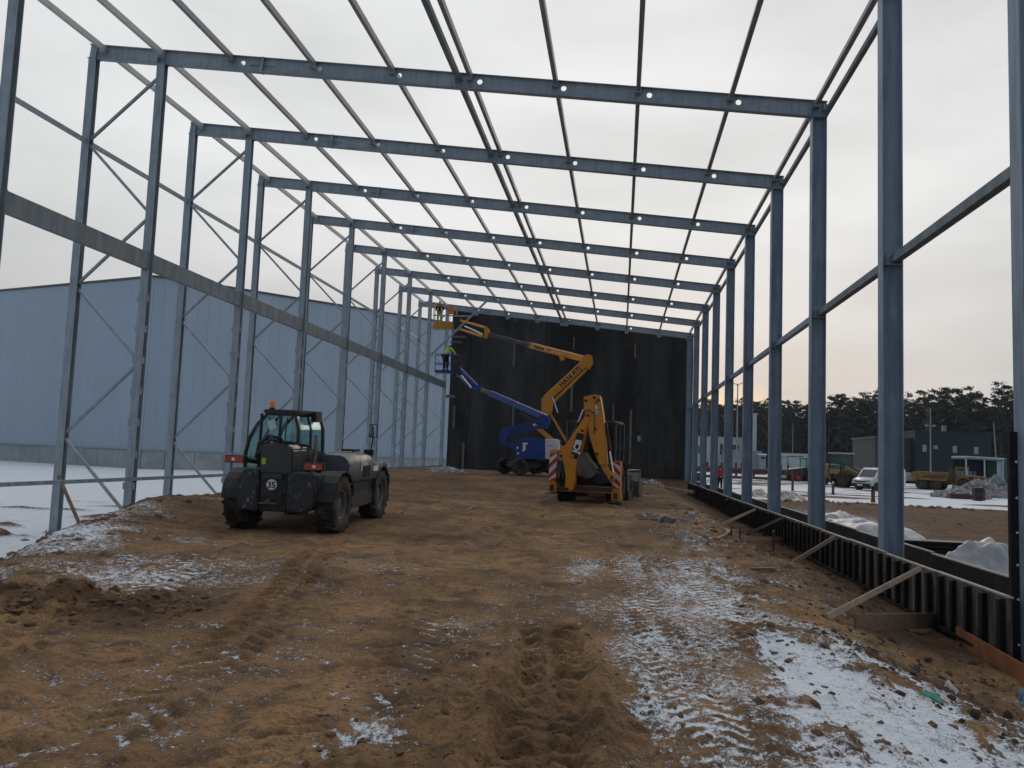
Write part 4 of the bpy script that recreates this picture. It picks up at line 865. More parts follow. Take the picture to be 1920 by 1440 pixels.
# cab
cx0, cx1 = -.86, .90
m = MB(); m.pz([(cx0-.02, .62), (cx1+.02, .62), (cx1+.02, 2.3), (cx0-.02, 2.3)], 2.86, 2.99); m.build('roof', 'dark_grey', J, bevel=.06, smooth=True, seg=3)
m = MB()
for x in (cx0, cx1):
    for y0, y1 in ((.66, .72), (2.1, 2.2)): m.tube([(x, y0, 1.25), (x*.985, y1, 2.9)], .05, 8)
    m.tube([(x, .66, 1.5), (x, 2.1, 1.5)], .04, 8); m.tube([(x, 1.35, 1.2), (x, 1.4, 2.9)], .04, 8)
m.tube([(cx0, .66, 1.42), (cx1, .66, 1.42)], .04, 8); m.build('cab_frame', 'dark_grey', J, smooth=True)
m = MB(); m.box(cx0, cx1, .64, 2.25, .95, 1.42); m.build('cab_base', 'black_paint', J, bevel=.03)
pane([(cx0+.03, .69, 1.45), (cx1-.03, .69, 1.45), (cx1-.04, .73, 2.86), (cx0+.04, .73, 2.86)], J, 'dark_glass'); pane([(cx0+.03, 2.16, 1.45), (cx1-.03, 2.16, 1.45), (cx1-.04, 2.18, 2.86), (cx0+.04, 2.18, 2.86)], J, 'dark_glass')
for x in (cx0, cx1): pane([(x, .72, 1.5), (x, 2.1, 1.5), (x*.985, 2.15, 2.86), (x*.985, .76, 2.86)], J, 'dark_glass')
m = MB(); m.box(-.3, .3, 1.1, 1.6, 1.42, 1.62); m.box(-.28, .28, 1.5, 1.65, 1.6, 2.2); m.build('seat', 'black_paint', J, bevel=.05)
m = MB(); m.tube([(cx1, 2.1, 1.9), (1.35, 2.2, 2.1), (1.45, 2.2, 2.35)], .02); m.obox((1.47, 2.18, 2.42), (.075, 0, 0), (0, .03, 0), (0, 0, .125)); mo = m.build('wing_mirror', 'mirror_case', J, bevel=.02); m = MB(); m.obox((1.47, 2.145, 2.42), (.06, 0, 0), (0, .004, 0), (0, 0, .105)); m.build('mirror_glass', 'mirror', mo)
m = MB(); m.px([(2.2, 1.1), (4.3, 1.05), (4.4, 1.4), (2.2, 1.75)], -.55, .55); m.build('bonnet', 'jcb_yellow', J, bevel=.06, smooth=True)
for s in (-1, 1):
    m = MB(); m.bar((s*.72, 2.4, 1.5), (s*.78, 4.3, .7), .12, .24); m.bar((s*.78, 4.2, .8), (s*.78, 4.8, .4), .12, .2); m.build('loader_arm', 'jcb_yellow', J, bevel=.02)
m = MB(); m.px([(4.75, .12), (5.6, .08), (5.65, .14), (4.95, .3), (4.85, .75), (5.1, 1.1), (5.02, 1.14), (4.7, .8)], -1.08, 1.08); m.box(1.04, 1.08, 4.75, 5.5, .1, .9); m.box(-1.08, -1.04, 4.75, 5.5, .1, .9); m.build('loader_bucket', 'steel_worn', J, bevel=.01)
m = MB(); m.tube([(1.34, .9, .55), (1.34, .9, 1.28), (1.62, 1.6, 1.28), (1.62, 1.6, .45)], .03, 8); m.build('grab_rail', 'pole_grey', J, smooth=True)
x_, z_ = q(425, 715); m = MB(); m.box(-.98, -.66, .25, .6, z_-.25, z_+.02); m.build('tool_locker', 'jcb_yellow', J, bevel=.03)

# ---------------------------------------------------------------- boom lifts
def truss_bar(par, name, a, b, w, h, m, bevel=.015):
    mb = MB(); mb.bar(a, b, w, h); return mb.build(name, m, par, bevel=bevel)
def basket(par, c, dx, L, W, Hh, floor_m, rail_m, solid=.16):
    """work platform: c = centre of the floor, dx = unit vector along its length"""
    c, dx = Vector(c), Vector(dx).normalized(); dy = Vector((-dx.y, dx.x, 0)); up = Vector((0, 0, 1))
    m = MB(); m.obox(c+up*solid/2, dx*L/2, dy*W/2, up*solid/2); b = m.build('platform', floor_m, par, bevel=.03)
    cor = [c+dx*sx*L/2+dy*sy*W/2 for sx, sy in ((-1, -1), (1, -1), (1, 1), (-1, 1))]
    for i in range(4):
        p, q_ = cor[i], cor[(i+1) % 4]
        for z in (.55, Hh): MB().tube([p+up*z, q_+up*z], .024, 6).build('guard_rail', rail_m, b, smooth=True)
        for f in (0, .33, .66) if i % 2 == 0 else (0, .5): MB().tube([p.lerp(q_, f)+up*solid, p.lerp(q_, f)+up*Hh], .022, 6).build('guard_post', rail_m, b, smooth=True)
    return b
def lift_chassis(par, o, rz, L, W, R, tw, frame_m, tyre_rim):
    c, s = math.cos(rz), math.sin(rz); fw = Vector((-s, c, 0)); rt = Vector((c, s, 0)); o = Vector(o)
    m = MB(); m.obox(o+Vector((0, 0, R+.12)), fw*(L/2+.05), rt*(W/2-tw*.6), (0, 0, .17)); m.build('chassis', frame_m, par, bevel=.03)
    for sy in (-1, 1):
        m = MB(); m.cyl(o+fw*sy*L/2+rt*W*.45+Vector((0, 0, R)), o+fw*sy*L/2-rt*W*.45+Vector((0, 0, R)), .09); m.build('axle', 'black_paint', par)
        for sx in (-1, 1): wheel(par, o+fw*sy*L/2+rt*sx*W/2+Vector((0, 0, R)), R, tw, R*.52, 14, axis=rt*sx, rim='black_paint', lug_h=.03)
# blue one
zc = ground_z(-5.6, 42.3)
BO = Vector((-4.75, 42.6, zc))
Bl = thing('blue_boom_lift', 'blue articulated boom lift with white rear cover, basket raised to the left', 'boom lift', BO)
loc = lambda u, v, Y: P(u, v, Y)-BO
lift_chassis(Bl, (0, 0, 0), 2.18, 1.9, 1.72, .42, .32, 'black_paint', None)
tz = lambda v: loc(1000, v, 42.0).z
A0, A1, A2 = loc(968, 840, 41.9), loc(1022, 840, 41.9), loc(1046, 840, 41.9)
def turret(x0, x1, z0, z1, y0, y1, taper0, taper1, name, m):
    mb = MB(); poly = [(x0, z0), (x1-.12*taper1, z0-.02), (x1, z0+.3*taper1), (x1, z1), (x0+.34*taper0, z1), (x0, z1-.18*taper0)]
    return mb.py(poly, y0, y1).build(name, m, Bl, bevel=.05, smooth=True, seg=3)
zt0, zt1 = tz(861), tz(822)
tb = turret(A0.x, A1.x, zt0, zt1, -.95, .85, 1, 0, 'turret_cover', 'lift_blue'); tw_ = turret(A1.x+.01, A2.x, zt0+.03, zt1, -.93, .83, 0, .6, 'rear_cover', 'lift_white')
m = MB(); m.cyl((0, 0, .6), (0, 0, zt0), .5, n=20); m.build('slew_ring', 'black_paint', Bl, smooth=True)
g0 = loc(981, 830, 41.7); m = MB(); yy = -.965
for (du, dv, w_, h_) in ((0, 0, 10, 3), (1, 4, 5, 9), (0, 12, 4, 4)):
    p = loc(980+du, 830+dv, 41.7); sw, sh = w_*42/FPX, h_*42/FPX; m.box(p.x, p.x+sw, yy-.004, yy, p.z-sh, p.z)
m.build('white_emblem', 'lettering_white', tb)
for (u, v) in ((969, 838), (970, 848)): m = MB(); p = loc(u, v, 41.7); m.box(p.x, p.x+.09, yy-.004, yy, p.z-.09, p.z); m.build('decal', 'lettering_white', tb)
p = loc(1031, 836, 41.7); m = MB()
for i in range(6): m.box(p.x-.16+i*.055, p.x-.125+i*.055, -.938, -.934, p.z-.02+.01*(i % 2), p.z+.02)
m.build('small_print', 'lettering_black', tw_)
def bl(name, u0, v0, Y0, u1, v1, Y1, w_, h_, m='lift_blue'): return truss_bar(Bl, name, loc(u0, v0, Y0), loc(u1, v1, Y1), w_, h_, m)
bl('riser_arm', 978, 843, 42.0, 941, 829, 42.0, .22, .20); bl('riser_arm', 975, 829, 42.1, 948, 816, 42.1, .14, .12)
kn = MB(); kn.py([(loc(u, v, 42).x, loc(u, v, 42).z) for u, v in ((935, 828), (948, 832), (954, 818), (957, 806), (948, 801), (940, 804))], -.75, -.35); kn.build('riser_knuckle', 'lift_blue', Bl, bevel=.03)
bl('upper_riser', 945, 806, 42.0, 1022, 786, 42.2, .18, .17); bl('upper_riser', 950, 813, 42.0, 1022, 799, 42.2, .18, .18)
kn = MB(); kn.py([(loc(u, v, 42).x, loc(u, v, 42).z) for u, v in ((1010, 801), (1024, 803), (1031, 790), (1029, 780), (1016, 776), (1006, 783))], -.6, .1); kn.build('riser_knuckle', 'lift_blue', Bl, bevel=.04)
bl('main_boom', 1026, 784, 42.2, 919, 737, 45.2, .26, .30); bl('telescopic_section', 922, 738.5, 45.1, 903, 730.5, 45.7, .17, .20, 'steel_worn')
bl('lift_ram', 1010, 796, 42.3, 975, 772, 43.3, .09, .1, 'black_paint')
kn = MB(); a = loc(893, 727, 45.9); kn.py([(a.x-.28, a.z-.06), (a.x+.1, a.z-.22), (a.x+.33, a.z-.1), (a.x+.3, a.z+.1), (a.x-.1, a.z+.2), (a.x-.3, a.z+.12)], a.y-.17, a.y+.17); kn.build('boom_head', 'lift_blue', Bl, bevel=.03)
bl('jib', 896, 725, 45.8, 858, 686, 47.0, .16, .14); bl('jib', 886, 729, 45.8, 853, 698, 47.0, .16, .12)
m = MB(); m.cyl(loc(884, 727, 45.65), loc(866, 704, 46.2), .03); m.build('jib_ram', 'chrome', Bl, smooth=True)
m = MB(); a, b = loc(858, 690, 47.0), loc(852, 706, 47.0); m.obox(a, (.22, 0, 0), (0, .2, 0), (0, 0, .5)); m.build('platform_mount', 'black_paint', Bl, bevel=.03)
bc = loc(838, 700, 47.6)
bb = basket(Bl, bc, (.97, .22, 0), 1.45, .8, 1.1, 'lift_blue', 'lift_blue', .14)
m = MB(); a = loc(853, 672, 47.1); m.obox(a, (.2, 0, 0), (0, .12, 0), (.03, 0, .16)); m.build('control_box', 'black_paint', bb, bevel=.02)
# yellow one
YO = Vector((-2.6, 48.2, ground_z(-2.6, 48.2)))
Yl = thing('yellow_boom_lift', 'yellow articulated boom lift reaching to the roof corner, standing behind the backhoe', 'boom lift', YO)
loy = lambda u, v, Y: P(u, v, Y)-YO
lift_chassis(Yl, (0, 0, 0), 1.9, 2.0, 1.9, .46, .34, 'lift_yellow', None)
m = MB(); m.cyl((0, 0, .6), (0, 0, 1.0), .55, n=20); m.build('slew_ring', 'black_paint', Yl, smooth=True)
m = MB(); m.py([(-1.0, .95), (1.3, .95), (1.5, 1.3), (1.4, 1.85), (-.4, 1.9), (-1.0, 1.6)], -.9, .9); m.build('turret_cover', 'lift_yellow', Yl, bevel=.06, smooth=True, seg=3)
def yl(name, u0, v0, Y0, u1, v1, Y1, w_, h_, m='lift_yellow'): return truss_bar(Yl, name, loy(u0, v0, Y0), loy(u1, v1, Y1), w_, h_, m)
yl('lower_arm', 1062, 848, 47.8, 1003, 798, 47.8, .3, .26); yl('arm_tip', 1006, 801, 47.8, 1000, 793, 47.8, .2, .2, 'white_paint'); yl('tie_rod', 1068, 838, 47.8, 1030, 772, 47.8, .14, .13)
yl('lift_ram', 1036, 744, 47.7, 1046, 774, 47.7, .07, .07, 'chrome')
kn = MB(); kn.py([(loy(u, v, 47.8).x, loy(u, v, 47.8).z) for u, v in ((1016, 747), (1031, 738), (1037, 752), (1035, 770), (1030, 778), (1016, 774))], -.75, -.1); kn.build('arm_knuckle', 'lift_yellow', Yl, bevel=.03)
ua = yl('upper_arm', 1024, 748, 47.8, 1102, 675, 48.6, .28, .42); yl('tie_rod', 1034, 757, 47.8, 1106, 686, 48.6, .16, .14)
kn = MB(); a = loy(1103, 677, 48.6); kn.py([(a.x-.42, a.z+.1), (a.x-.1, a.z+.42), (a.x+.22, a.z+.32), (a.x+.3, a.z-.1), (a.x+.1, a.z-.5), (a.x-.3, a.z-.35)], a.y-.22, a.y+.22); kn.build('arm_knuckle', 'lift_yellow', Yl, bevel=.04)
mbm = yl('main_boom', 1102, 675, 48.7, 997, 648, 52.6, .28, .36); yl('boom_collar', 1000, 649, 52.5, 993, 647, 52.8, .31, .39, 'steel_worn'); yl('telescopic_section', 997, 648.5, 52.6, 917, 627, 55.7, .2, .24, 'black_paint')
yl('jib_clevis', 1052, 666, 49.9, 1056, 676, 49.9, .2, .3)
# jib: two bars and a rounded end
yl('jib', 910, 614, 55.9, 864, 601, 59.0, .16, .15); yl('jib', 906, 631, 55.9, 862, 617, 59.0, .16, .15)
kn = MB(); a = loy(911, 624, 55.8); kn.py([(a.x+.28*math.cos(t)*(1.0), a.z+.42*math.sin(t)) for t in np.linspace(-1.9, 1.9, 10)], a.y-.16, a.y+.16); kn.build('jib_end', 'lift_yellow', Yl, bevel=.03)
m = MB(); m.cyl(loy(905, 627, 55.8), loy(895, 622, 56.3), .035); m.cyl(loy(896, 622.5, 56.3), loy(872, 612, 57.8), .06); m.build('jib_ram', 'chrome', Yl, smooth=True)
m = MB(); a = loy(858, 606, 59.3); m.obox(a, (.25, 0, 0), (0, .3, 0), (0, 0, .5)); m.build('platform_mount', 'black_paint', Yl, bevel=.03)
yc = loy(834, 618, 60.4)
yb = basket(Yl, yc, (1, .1, 0), 1.7, .85, 1.75, 'lift_yellow', 'lift_yellow', .42)
m = MB(); a = loy(846, 583, 60.1); m.obox(a, (.22, 0, 0), (0, .1, 0), (0, 0, .25)); m.build('control_box', 'lift_yellow', yb, bevel=.02)
# lettering follows the booms
def along(par, s, a, b, f, size, half, m='lettering_black', lift=0.):
    """lettering on the near side of a boom from a to b, reading from a to b, centred at fraction f"""
    a, b = Vector(a), Vector(b); r = (b-a).normalized(); n = r.cross(Vector((0, 0, 1))).normalized(); n = -n if n.y > 0 else n; up = n.cross(r)
    text('lettering', s, size, par, a.lerp(b, f)+n*(half+.004)+up*lift, r, up, m, .012)
m0, m1 = loy(997, 648, 52.6), loy(1102, 675, 48.7); a0_, a1_ = loy(1024, 748, 47.8), loy(1102, 675, 48.6)
along(mbm, 'Haulotte', m0, m1, .17, .32, .14); along(mbm, '>', m0, m1, .345, .36, .14); along(mbm, '>', m0, m1, .385, .36, .14, 'red_paint')
along(ua, 'HA16 RTJ', a0_, a1_, .56, .40, .14)

# ---------------------------------------------------------------- people
def skin_mesh(name, verts, edges, radii, root=0, sub=1):
    me = bpy.data.meshes.new(name); me.from_pydata(verts, edges, []); o = bpy.data.objects.new(name, me); C.objects.link(o)
    o.modifiers.new('skin', 'SKIN'); s = me.skin_vertices[0].data
    for i, r in enumerate(radii): s[i].radius = (r, r) if not isinstance(r, tuple) else r
    s[root].use_root = True
    sb = o.modifiers.new('sub', 'SUBSURF'); sb.levels = sb.render_levels = sub
    dg = bpy.context.evaluated_depsgraph_get(); out = bpy.data.meshes.new_from_object(o.evaluated_get(dg)); out.name = name
    bpy.data.objects.remove(o); bpy.data.meshes.remove(me); out.materials.clear()
    out.polygons.foreach_set('use_smooth', [True]*len(out.polygons)); return out
def person(label, loc_, rz, pose, jacket, trousers, cap, group, cap_name='helmet'):
    t = thing('person', label, 'person', loc_, rz, group); p = pose
    names = ['pelvis', 'spine', 'chest', 'neck', 'jaw', 'crown', 'shL', 'elL', 'wrL', 'shR', 'elR', 'wrR', 'hiL', 'knL', 'anL', 'toL', 'hiR', 'knR', 'anR', 'toR']
    rad = dict(pelvis=.14, spine=.13, chest=.15, neck=.06, jaw=.08, crown=.085, shL=.075, elL=.05, wrL=.033, shR=.075, elR=.05, wrR=.033, hiL=.1, knL=.065, anL=.045, toL=.04, hiR=.1, knR=.065, anR=.045, toR=.04)
    ed = [('pelvis', 'spine'), ('spine', 'chest'), ('chest', 'neck'), ('neck', 'jaw'), ('jaw', 'crown')]
    for s in 'LR': ed += [('chest', 'sh'+s), ('sh'+s, 'el'+s), ('el'+s, 'wr'+s), ('pelvis', 'hi'+s), ('hi'+s, 'kn'+s), ('kn'+s, 'an'+s), ('an'+s, 'to'+s)]
    V = [Vector(p[n]) for n in names]; R = [rad[n] for n in names]; E = [(names.index(a), names.index(b)) for a, b in ed]
    hd = (V[5]-V[4]); fwd = Vector(p.get('face', (0, 1, 0)))
    def ext(parent, pos, r): V.append(Vector(pos)); R.append(r); E.append((parent, len(V)-1)); return len(V)-1
    ext(4, V[4]+hd*.45+fwd*.115, .018)                                   # nose
    for s in 'LR':                                                       # palm, four fingers and thumb
        w_ = names.index('wr'+s); d = (V[w_]-V[names.index('el'+s)]).normalized(); side = d.cross(Vector((0, 0, 1)));
        side = side.normalized() if side.length > .1 else Vector((1, 0, 0))
        pm = ext(w_, V[w_]+d*.07, .036)
        for k, ln in ((-1.5, .075), (-.5, .09), (.5, .085), (1.5, .065)):
            a = ext(pm, V[pm]+d*.045+side*k*.02, .0095); ext(a, V[a]+d*ln*.6-Vector((0, 0, .02)), .0085)
        a = ext(pm, V[w_]+d*.04+side*.05, .011); ext(a, V[w_]+d*.085+side*.06, .009)
    link('body', skin_mesh('body', V, E, R), 'skin', t)
    def garment(name, ns, grow, m, ends={}):
        vs = [Vector(p[n]) for n in ns]; rs = [rad[n]+grow for n in ns]
        for (n, toward_, f) in ends: vs.append(Vector(p[n]).lerp(Vector(p[toward_]), f)); rs.append((rad[n]*(1-f)+rad[toward_]*f)+grow)
        es = [(ns.index(a), ns.index(b)) for a, b in ed if a in ns and b in ns]+[(ns.index(n), len(ns)+i) for i, (n, _, _) in enumerate(ends)]
        return link(name, skin_mesh(name, vs, es, rs, 0), m, t)
    jk = garment('jacket', ['spine', 'chest', 'shL', 'elL', 'shR', 'elR'], .035, jacket, [('spine', 'pelvis', .8), ('elL', 'wrL', .9), ('elR', 'wrR', .9), ('chest', 'neck', .45)])
    garment('trousers', ['pelvis', 'hiL', 'knL', 'hiR', 'knR'], .025, trousers, [('knL', 'anL', .9), ('knR', 'anR', .9)])
    for s in 'LR': link('boot', skin_mesh('boot', [Vector(p['an'+s])+Vector((0, -.03, .02)), Vector(p['an'+s])+Vector((0, -.03, -.04)), Vector(p['to'+s])], [(0, 1), (1, 2)], [.06, .058, .05]), 'boots', t)
    c = Vector(p['crown']); up = hd.normalized(); m = MB(); m.lathe([(.135, -.02), (.118, -.01), (.115, .03), (.095, .08), (.05, .115), (0, .125)], c-up*.02, up, 16); m.build(cap_name, cap, t, smooth=True)
    return t, jk
def band(t, jk, p, a, b, f, r, m='reflective'):
    c = Vector(p[a]).lerp(Vector(p[b]), f); ax = (Vector(p[b])-Vector(p[a])).normalized(); mb = MB(); mb.lathe([(r, -.025), (r+.004, 0), (r, .025)], c, ax, 16); mb.build('reflective_band', m, jk, smooth=True)
stand = dict(pelvis=(0, 0, .95), spine=(0, 0, 1.14), chest=(0, .01, 1.38), neck=(0, .02, 1.53), jaw=(0, .03, 1.60), crown=(0, .03, 1.72), shL=(-.19, 0, 1.44), elL=(-.26, .06, 1.17), wrL=(-.22, .26, 1.05), shR=(.19, 0, 1.44), elR=(.27, .08, 1.18), wrR=(.2, .3, 1.12),
             hiL=(-.1, 0, .90), knL=(-.12, .03, .5), anL=(-.12, -.01, .1), toL=(-.14, .15, .05), hiR=(.1, 0, .90), knR=(.12, .04, .5), anR=(.13, .0, .1), toR=(.15, .16, .05))
lean = dict(stand); lean.update(pelvis=(0, -.05, .92), spine=(0, .06, 1.10), chest=(-.02, .22, 1.29), neck=(-.04, .35, 1.39), jaw=(-.05, .42, 1.41), crown=(-.06, .49, 1.50), shL=(-.2, .25, 1.34), elL=(-.3, .42, 1.12), wrL=(-.26, .6, 1.05), shR=(.17, .25, 1.34), elR=(.3, .4, 1.14), wrR=(.26, .58, 1.02), hiL=(-.1, -.05, .88), hiR=(.1, -.05, .88), face=(0, .8, -.5))
crouch = dict(stand); crouch.update(pelvis=(0, -.25, .48), spine=(0, -.12, .66), chest=(0, .05, .86), neck=(0, .14, 1.0), jaw=(0, .18, 1.06), crown=(0, .22, 1.17), shL=(-.19, .07, .92), elL=(-.26, .3, .75), wrL=(-.15, .5, .7), shR=(.19, .07, .92), elR=(.26, .3, .75), wrR=(.15, .5, .7), hiL=(-.11, -.22, .46), knL=(-.17, .2, .5), anL=(-.15, -.02, .1), toL=(-.17, .15, .05), hiR=(.11, -.22, .46), knR=(.17, .2, .5), anR=(.15, -.02, .1), toR=(.17, .15, .05))
G_ = 'workers on the site'
fl = Bl.location+bc+Vector((0, 0, .14))
t, jk = person('worker in lime jacket bending over in the blue lift basket', (fl.x-.08, fl.y-.1, fl.z-.01), RAD(-25), lean, 'hivis', 'cloth_dark', 'cloth_dark', G_, 'cap'); band(t, jk, lean, 'spine', 'chest', .25, .178)
fl = Yl.location+yc+Vector((0, 0, .42))
t, jk = person('worker in lime trousers standing in the yellow lift basket', (fl.x-.45, fl.y-.05, fl.z-.01), RAD(10), stand, 'cloth_dark', 'hivis_green', 'helmet_white', G_)
z_ = ground_z(7.1, 60); a = P(1350, 900, 60)
person('worker in red jacket standing beyond the right-hand columns', (a.x, 60, ground_z(a.x, 60)), RAD(150), stand, 'cloth_red', 'cloth_dark', 'cloth_dark', G_, 'cap')
a = P(1309, 890, 62)
t, jk = person('crouching worker in dark clothes with pale reflective bands by the far columns', (a.x+.2, 62, ground_z(a.x+.2, 62)), RAD(120), crouch, 'cloth_dark', 'cloth_dark', 'cloth_dark', G_, 'cap'); band(t, jk, crouch, 'spine', 'chest', .3, .172); band(t, jk, crouch, 'spine', 'chest', .85, .188)
# ---------------------------------------------------------------- formwork along the right-hand footing
def ztop_form(y): return .17
F1 = thing('formwork_wall', 'long low formwork wall with black ribs along the foot of the right columns, hall side', 'formwork', (4.80, 10.98, -.62))
F2 = thing('formwork_wall', 'plain outer formwork wall parallel to the ribbed one, beyond the right columns', 'formwork', (5.75, 11.4, -.62))
PL = 2.4
pm = MB().box(0, .021, .006, PL-.006, 0, .78).mesh('panel'); rm = MB(); rm.box(-.068, -.002, -.03, .03, .03, .755); rm.box(-.078, -.066, -.05, .05, .03, .755); rm = rm.mesh('rib')
em = MB().box(-.02, .045, .004, PL-.004, .782, .805).mesh('edge_batten'); bm_ = MB().box(-.10, -.004, .01, PL-.01, .0, .04).mesh('bottom_rail'); e2 = MB().box(-.03, .04, .004, PL-.004, .782, .805).mesh('edge_batten')
pm2 = MB().box(0, .021, .006, PL-.006, 0, .78).mesh('panel')
for i in range(20):
    y = i*PL; p = link('panel', pm, 'formply', F1); p.location = (rnd.uniform(-.008, .008), y, rnd.uniform(-.012, .012)); p.rotation_euler = (0, 0, rnd.uniform(-.004, .004))
    for j in range(5):
        r = link('rib', rm, 'formsteel', p); r.location = (rnd.uniform(-.006, .006), .2+.49*j+rnd.uniform(-.05, .05), rnd.uniform(-.015, .01)); r.rotation_euler = (rnd.uniform(-.02, .02), 0, rnd.uniform(-.06, .06))
    o = link('edge_batten', em, 'formedge', p); o = link('bottom_rail', bm_, 'formsteel', p)
    p = link('panel', pm2, 'formsteel', F2); p.location = (rnd.uniform(-.01, .01), y, rnd.uniform(-.012, .012)); link('edge_batten', e2, 'formedge', p)
m = MB(); m.box(4.82, 5.74, 11.3, 59, -.75, -.30); o = m.build('footing', 'concrete', None); tag(o, 'dark concrete strip footing between the two formwork walls', 'footing')
TP = thing('formwork_panel', 'tall black formwork panel standing upright at the right edge', 'formwork', (4.86, 11.15, -.76))
MB().box(.03, 2.1, .0, .025, .02, 2.96).build('panel', 'formply', TP)
MB().box(0, .14, -.09, -.002, 0, 2.98).build('edge_stile', 'formsteel', TP, bevel=.006)
for z in (.02, 1.02, 1.92, 2.90): MB().box(.142, 2.1, -.09, -.002, z-.03, z+.05).build('rail', 'formsteel', TP, bevel=.006)
for x in (.8, 1.4): MB().box(x-.05, x+.05, -.085, -.004, .08, .97).build('stiffener', 'formsteel', TP)
for z in (.35, .9, 1.32, 1.72, 2.15, 2.6): MB().cyl((.07, -.097, z), (.07, -.09, z), .016, n=8).build('tie_hole_light', 'lettering_white', TP)  # solid white discs paint the light showing through the tie holes

def plank(label, p0, p1, wd, th, m='timber', up=(0, 0, 1), name='timber_plank', cat='plank'):
    p0, p1 = Vector(p0), Vector(p1); o = MB(); o.bar(p0-p0, p1-p0, wd, th, up); o = o.build(name, m, None, bevel=min(.006, th*.2)); o.location = p0; return tag(o, label, cat, 'loose timber along the formwork')
def on(u, v, z=None, dz=0.):
    """point of the ground under a photo pixel"""
    z = -.5 if z is None else z
    for _ in range(8): p = PZ(u, v, z); z = ground_z(p.x, p.y)+dz
    return PZ(u, v, z)
plank('long pale timber prop leaning on the formwork nearest to us', on(1550, 1158, dz=.02), PX(1725, 1066, 4.68), .075, .045, 'timber_pale', (1, 0, .3), 'timber_prop', 'prop')
plank('timber prop leaning on the formwork between the two nearest columns', on(1475, 1062, dz=.02), PX(1565, 1007, 4.68), .08, .05, 'timber', (1, 0, .3), 'timber_prop', 'prop')
plank('third timber prop against the formwork, counted from the near end', on(1398, 1003, dz=.02), PX(1467, 971, 4.68), .08, .05, 'timber', (1, 0, .3), 'timber_prop', 'prop')
plank('fourth timber prop against the formwork, counted from the near end', on(1338, 990, dz=.02), PX(1416, 955, 4.68), .08, .05, 'timber', (1, 0, .3), 'timber_prop', 'prop')
plank('short timber prop far down the formwork near the standing columns', on(1345, 951, dz=.02), PX(1368, 933, 4.68), .09, .06, 'timber', (1, 0, .3), 'timber_prop', 'prop')
plank('farthest short timber prop against the formwork', on(1296, 916, dz=.02), PX(1312, 907, 4.68), .10, .07, 'timber', (1, 0, .3), 'timber_prop', 'prop')
plank('wide board lying on edge in the mud beside the near formwork', on(1603, 1168, dz=.06), on(1762, 1163, dz=.06), .035, .22, 'timber')
plank('orange plywood strip under the near end of the formwork', (4.62, 9.9, -.60), (4.76, 12.5, -.60), .03, .24, 'timber_orange')
plank('dark boarding laid along the formwork foot by the second column', on(1440, 1005, dz=.03), on(1560, 1052, dz=.03), .05, .2, 'timber')
plank('short offcut board on the snowy mud beside the second prop', on(1463, 1087, dz=.03), on(1496, 1072, dz=.05), .12, .04, 'timber_pale')
plank('flat pale board half buried in the mud behind the offcut', on(1408, 1066, dz=.01), on(1455, 1066, dz=.01), .12, .03, 'timber')
plank('long thin lath lying across the mud in front of the third prop', on(1278, 999, dz=.04), on(1412, 993, dz=.10), .05, .04, 'timber_pale')
plank('horizontal stake board standing on pegs behind the second prop', on(1388, 1011, dz=.16), on(1476, 1010, dz=.16), .03, .10, 'timber')
plank('small dark peg standing in the mud under the stake board', on(1450, 1042, dz=-.05), on(1450, 1042)+Vector((0, 0, .55)), .05, .05, 'timber', name='timber_peg', cat='peg')
plank('thin dark peg left of the stake board', on(1371, 1011, dz=-.05), on(1371, 1011)+Vector((0, 0, .28)), .04, .04, 'timber', name='timber_peg', cat='peg')
plank('thin dark peg beside the end of the lath', on(1387, 1012, dz=-.05), on(1387, 1012)+Vector((0, 0, .30)), .04, .04, 'timber', name='timber_peg', cat='peg')
plank('bent pale strip lying on the frosted mud by the lath', on(1312, 1000, dz=.03), on(1345, 1010, dz=.03), .05, .03, 'timber_pale')
plank('bent pale strip curling up beside the two pegs', on(1345, 1010, dz=.03), on(1374, 994, dz=.15), .05, .03, 'timber_pale')
plank('lath lying beside the scrap of ribbed metal', on(1190, 967, dz=.03), on(1232, 968, dz=.05), .06, .04, 'timber_pale')
plank('second lath lying in front of the ribbed metal scrap', on(1198, 973, dz=.03), on(1236, 975, dz=.04), .07, .04, 'timber')
plank('dark prop leaning at the foot of the nearest outer left column', P(151, 987, 21.5), P(110, 893, 22.3), .10, .08, 'timber', (1, 0, 0), 'timber_prop', 'prop')
plank('long low kerb beam lying before the black end wall', P(1183, 905, 56), P(1300, 923, 50), .2, .18, 'timber_pale', name='kerb_beam', cat='beam')
plank('broken wood sliver lying on open mud left of the backhoe', on(874, 957, .1, dz=.02), on(888, 950, .1, dz=.03), .06, .03, 'timber_pale')
plank('pale plank end under the blue lift beside the backhoe', P(1003, 890, 36)+Vector((0, 0, 0)), P(1040, 888, 36), .3, .05, 'timber_pale')
m = MB(); a = on(1252, 973, dz=.1)
for i in range(7): m.obox(a+Vector((-.20+.06*i, 0, .03*math.sin(i)-.04)), (.02, 0, .006), (0, .04, .02), (.06, -.04, .11))
o = m.build('ribbed_metal_scrap', 'pole_grey', None); tag(o, 'crumpled ribbed metal scrap lying on the mud right of the backhoe', 'scrap')

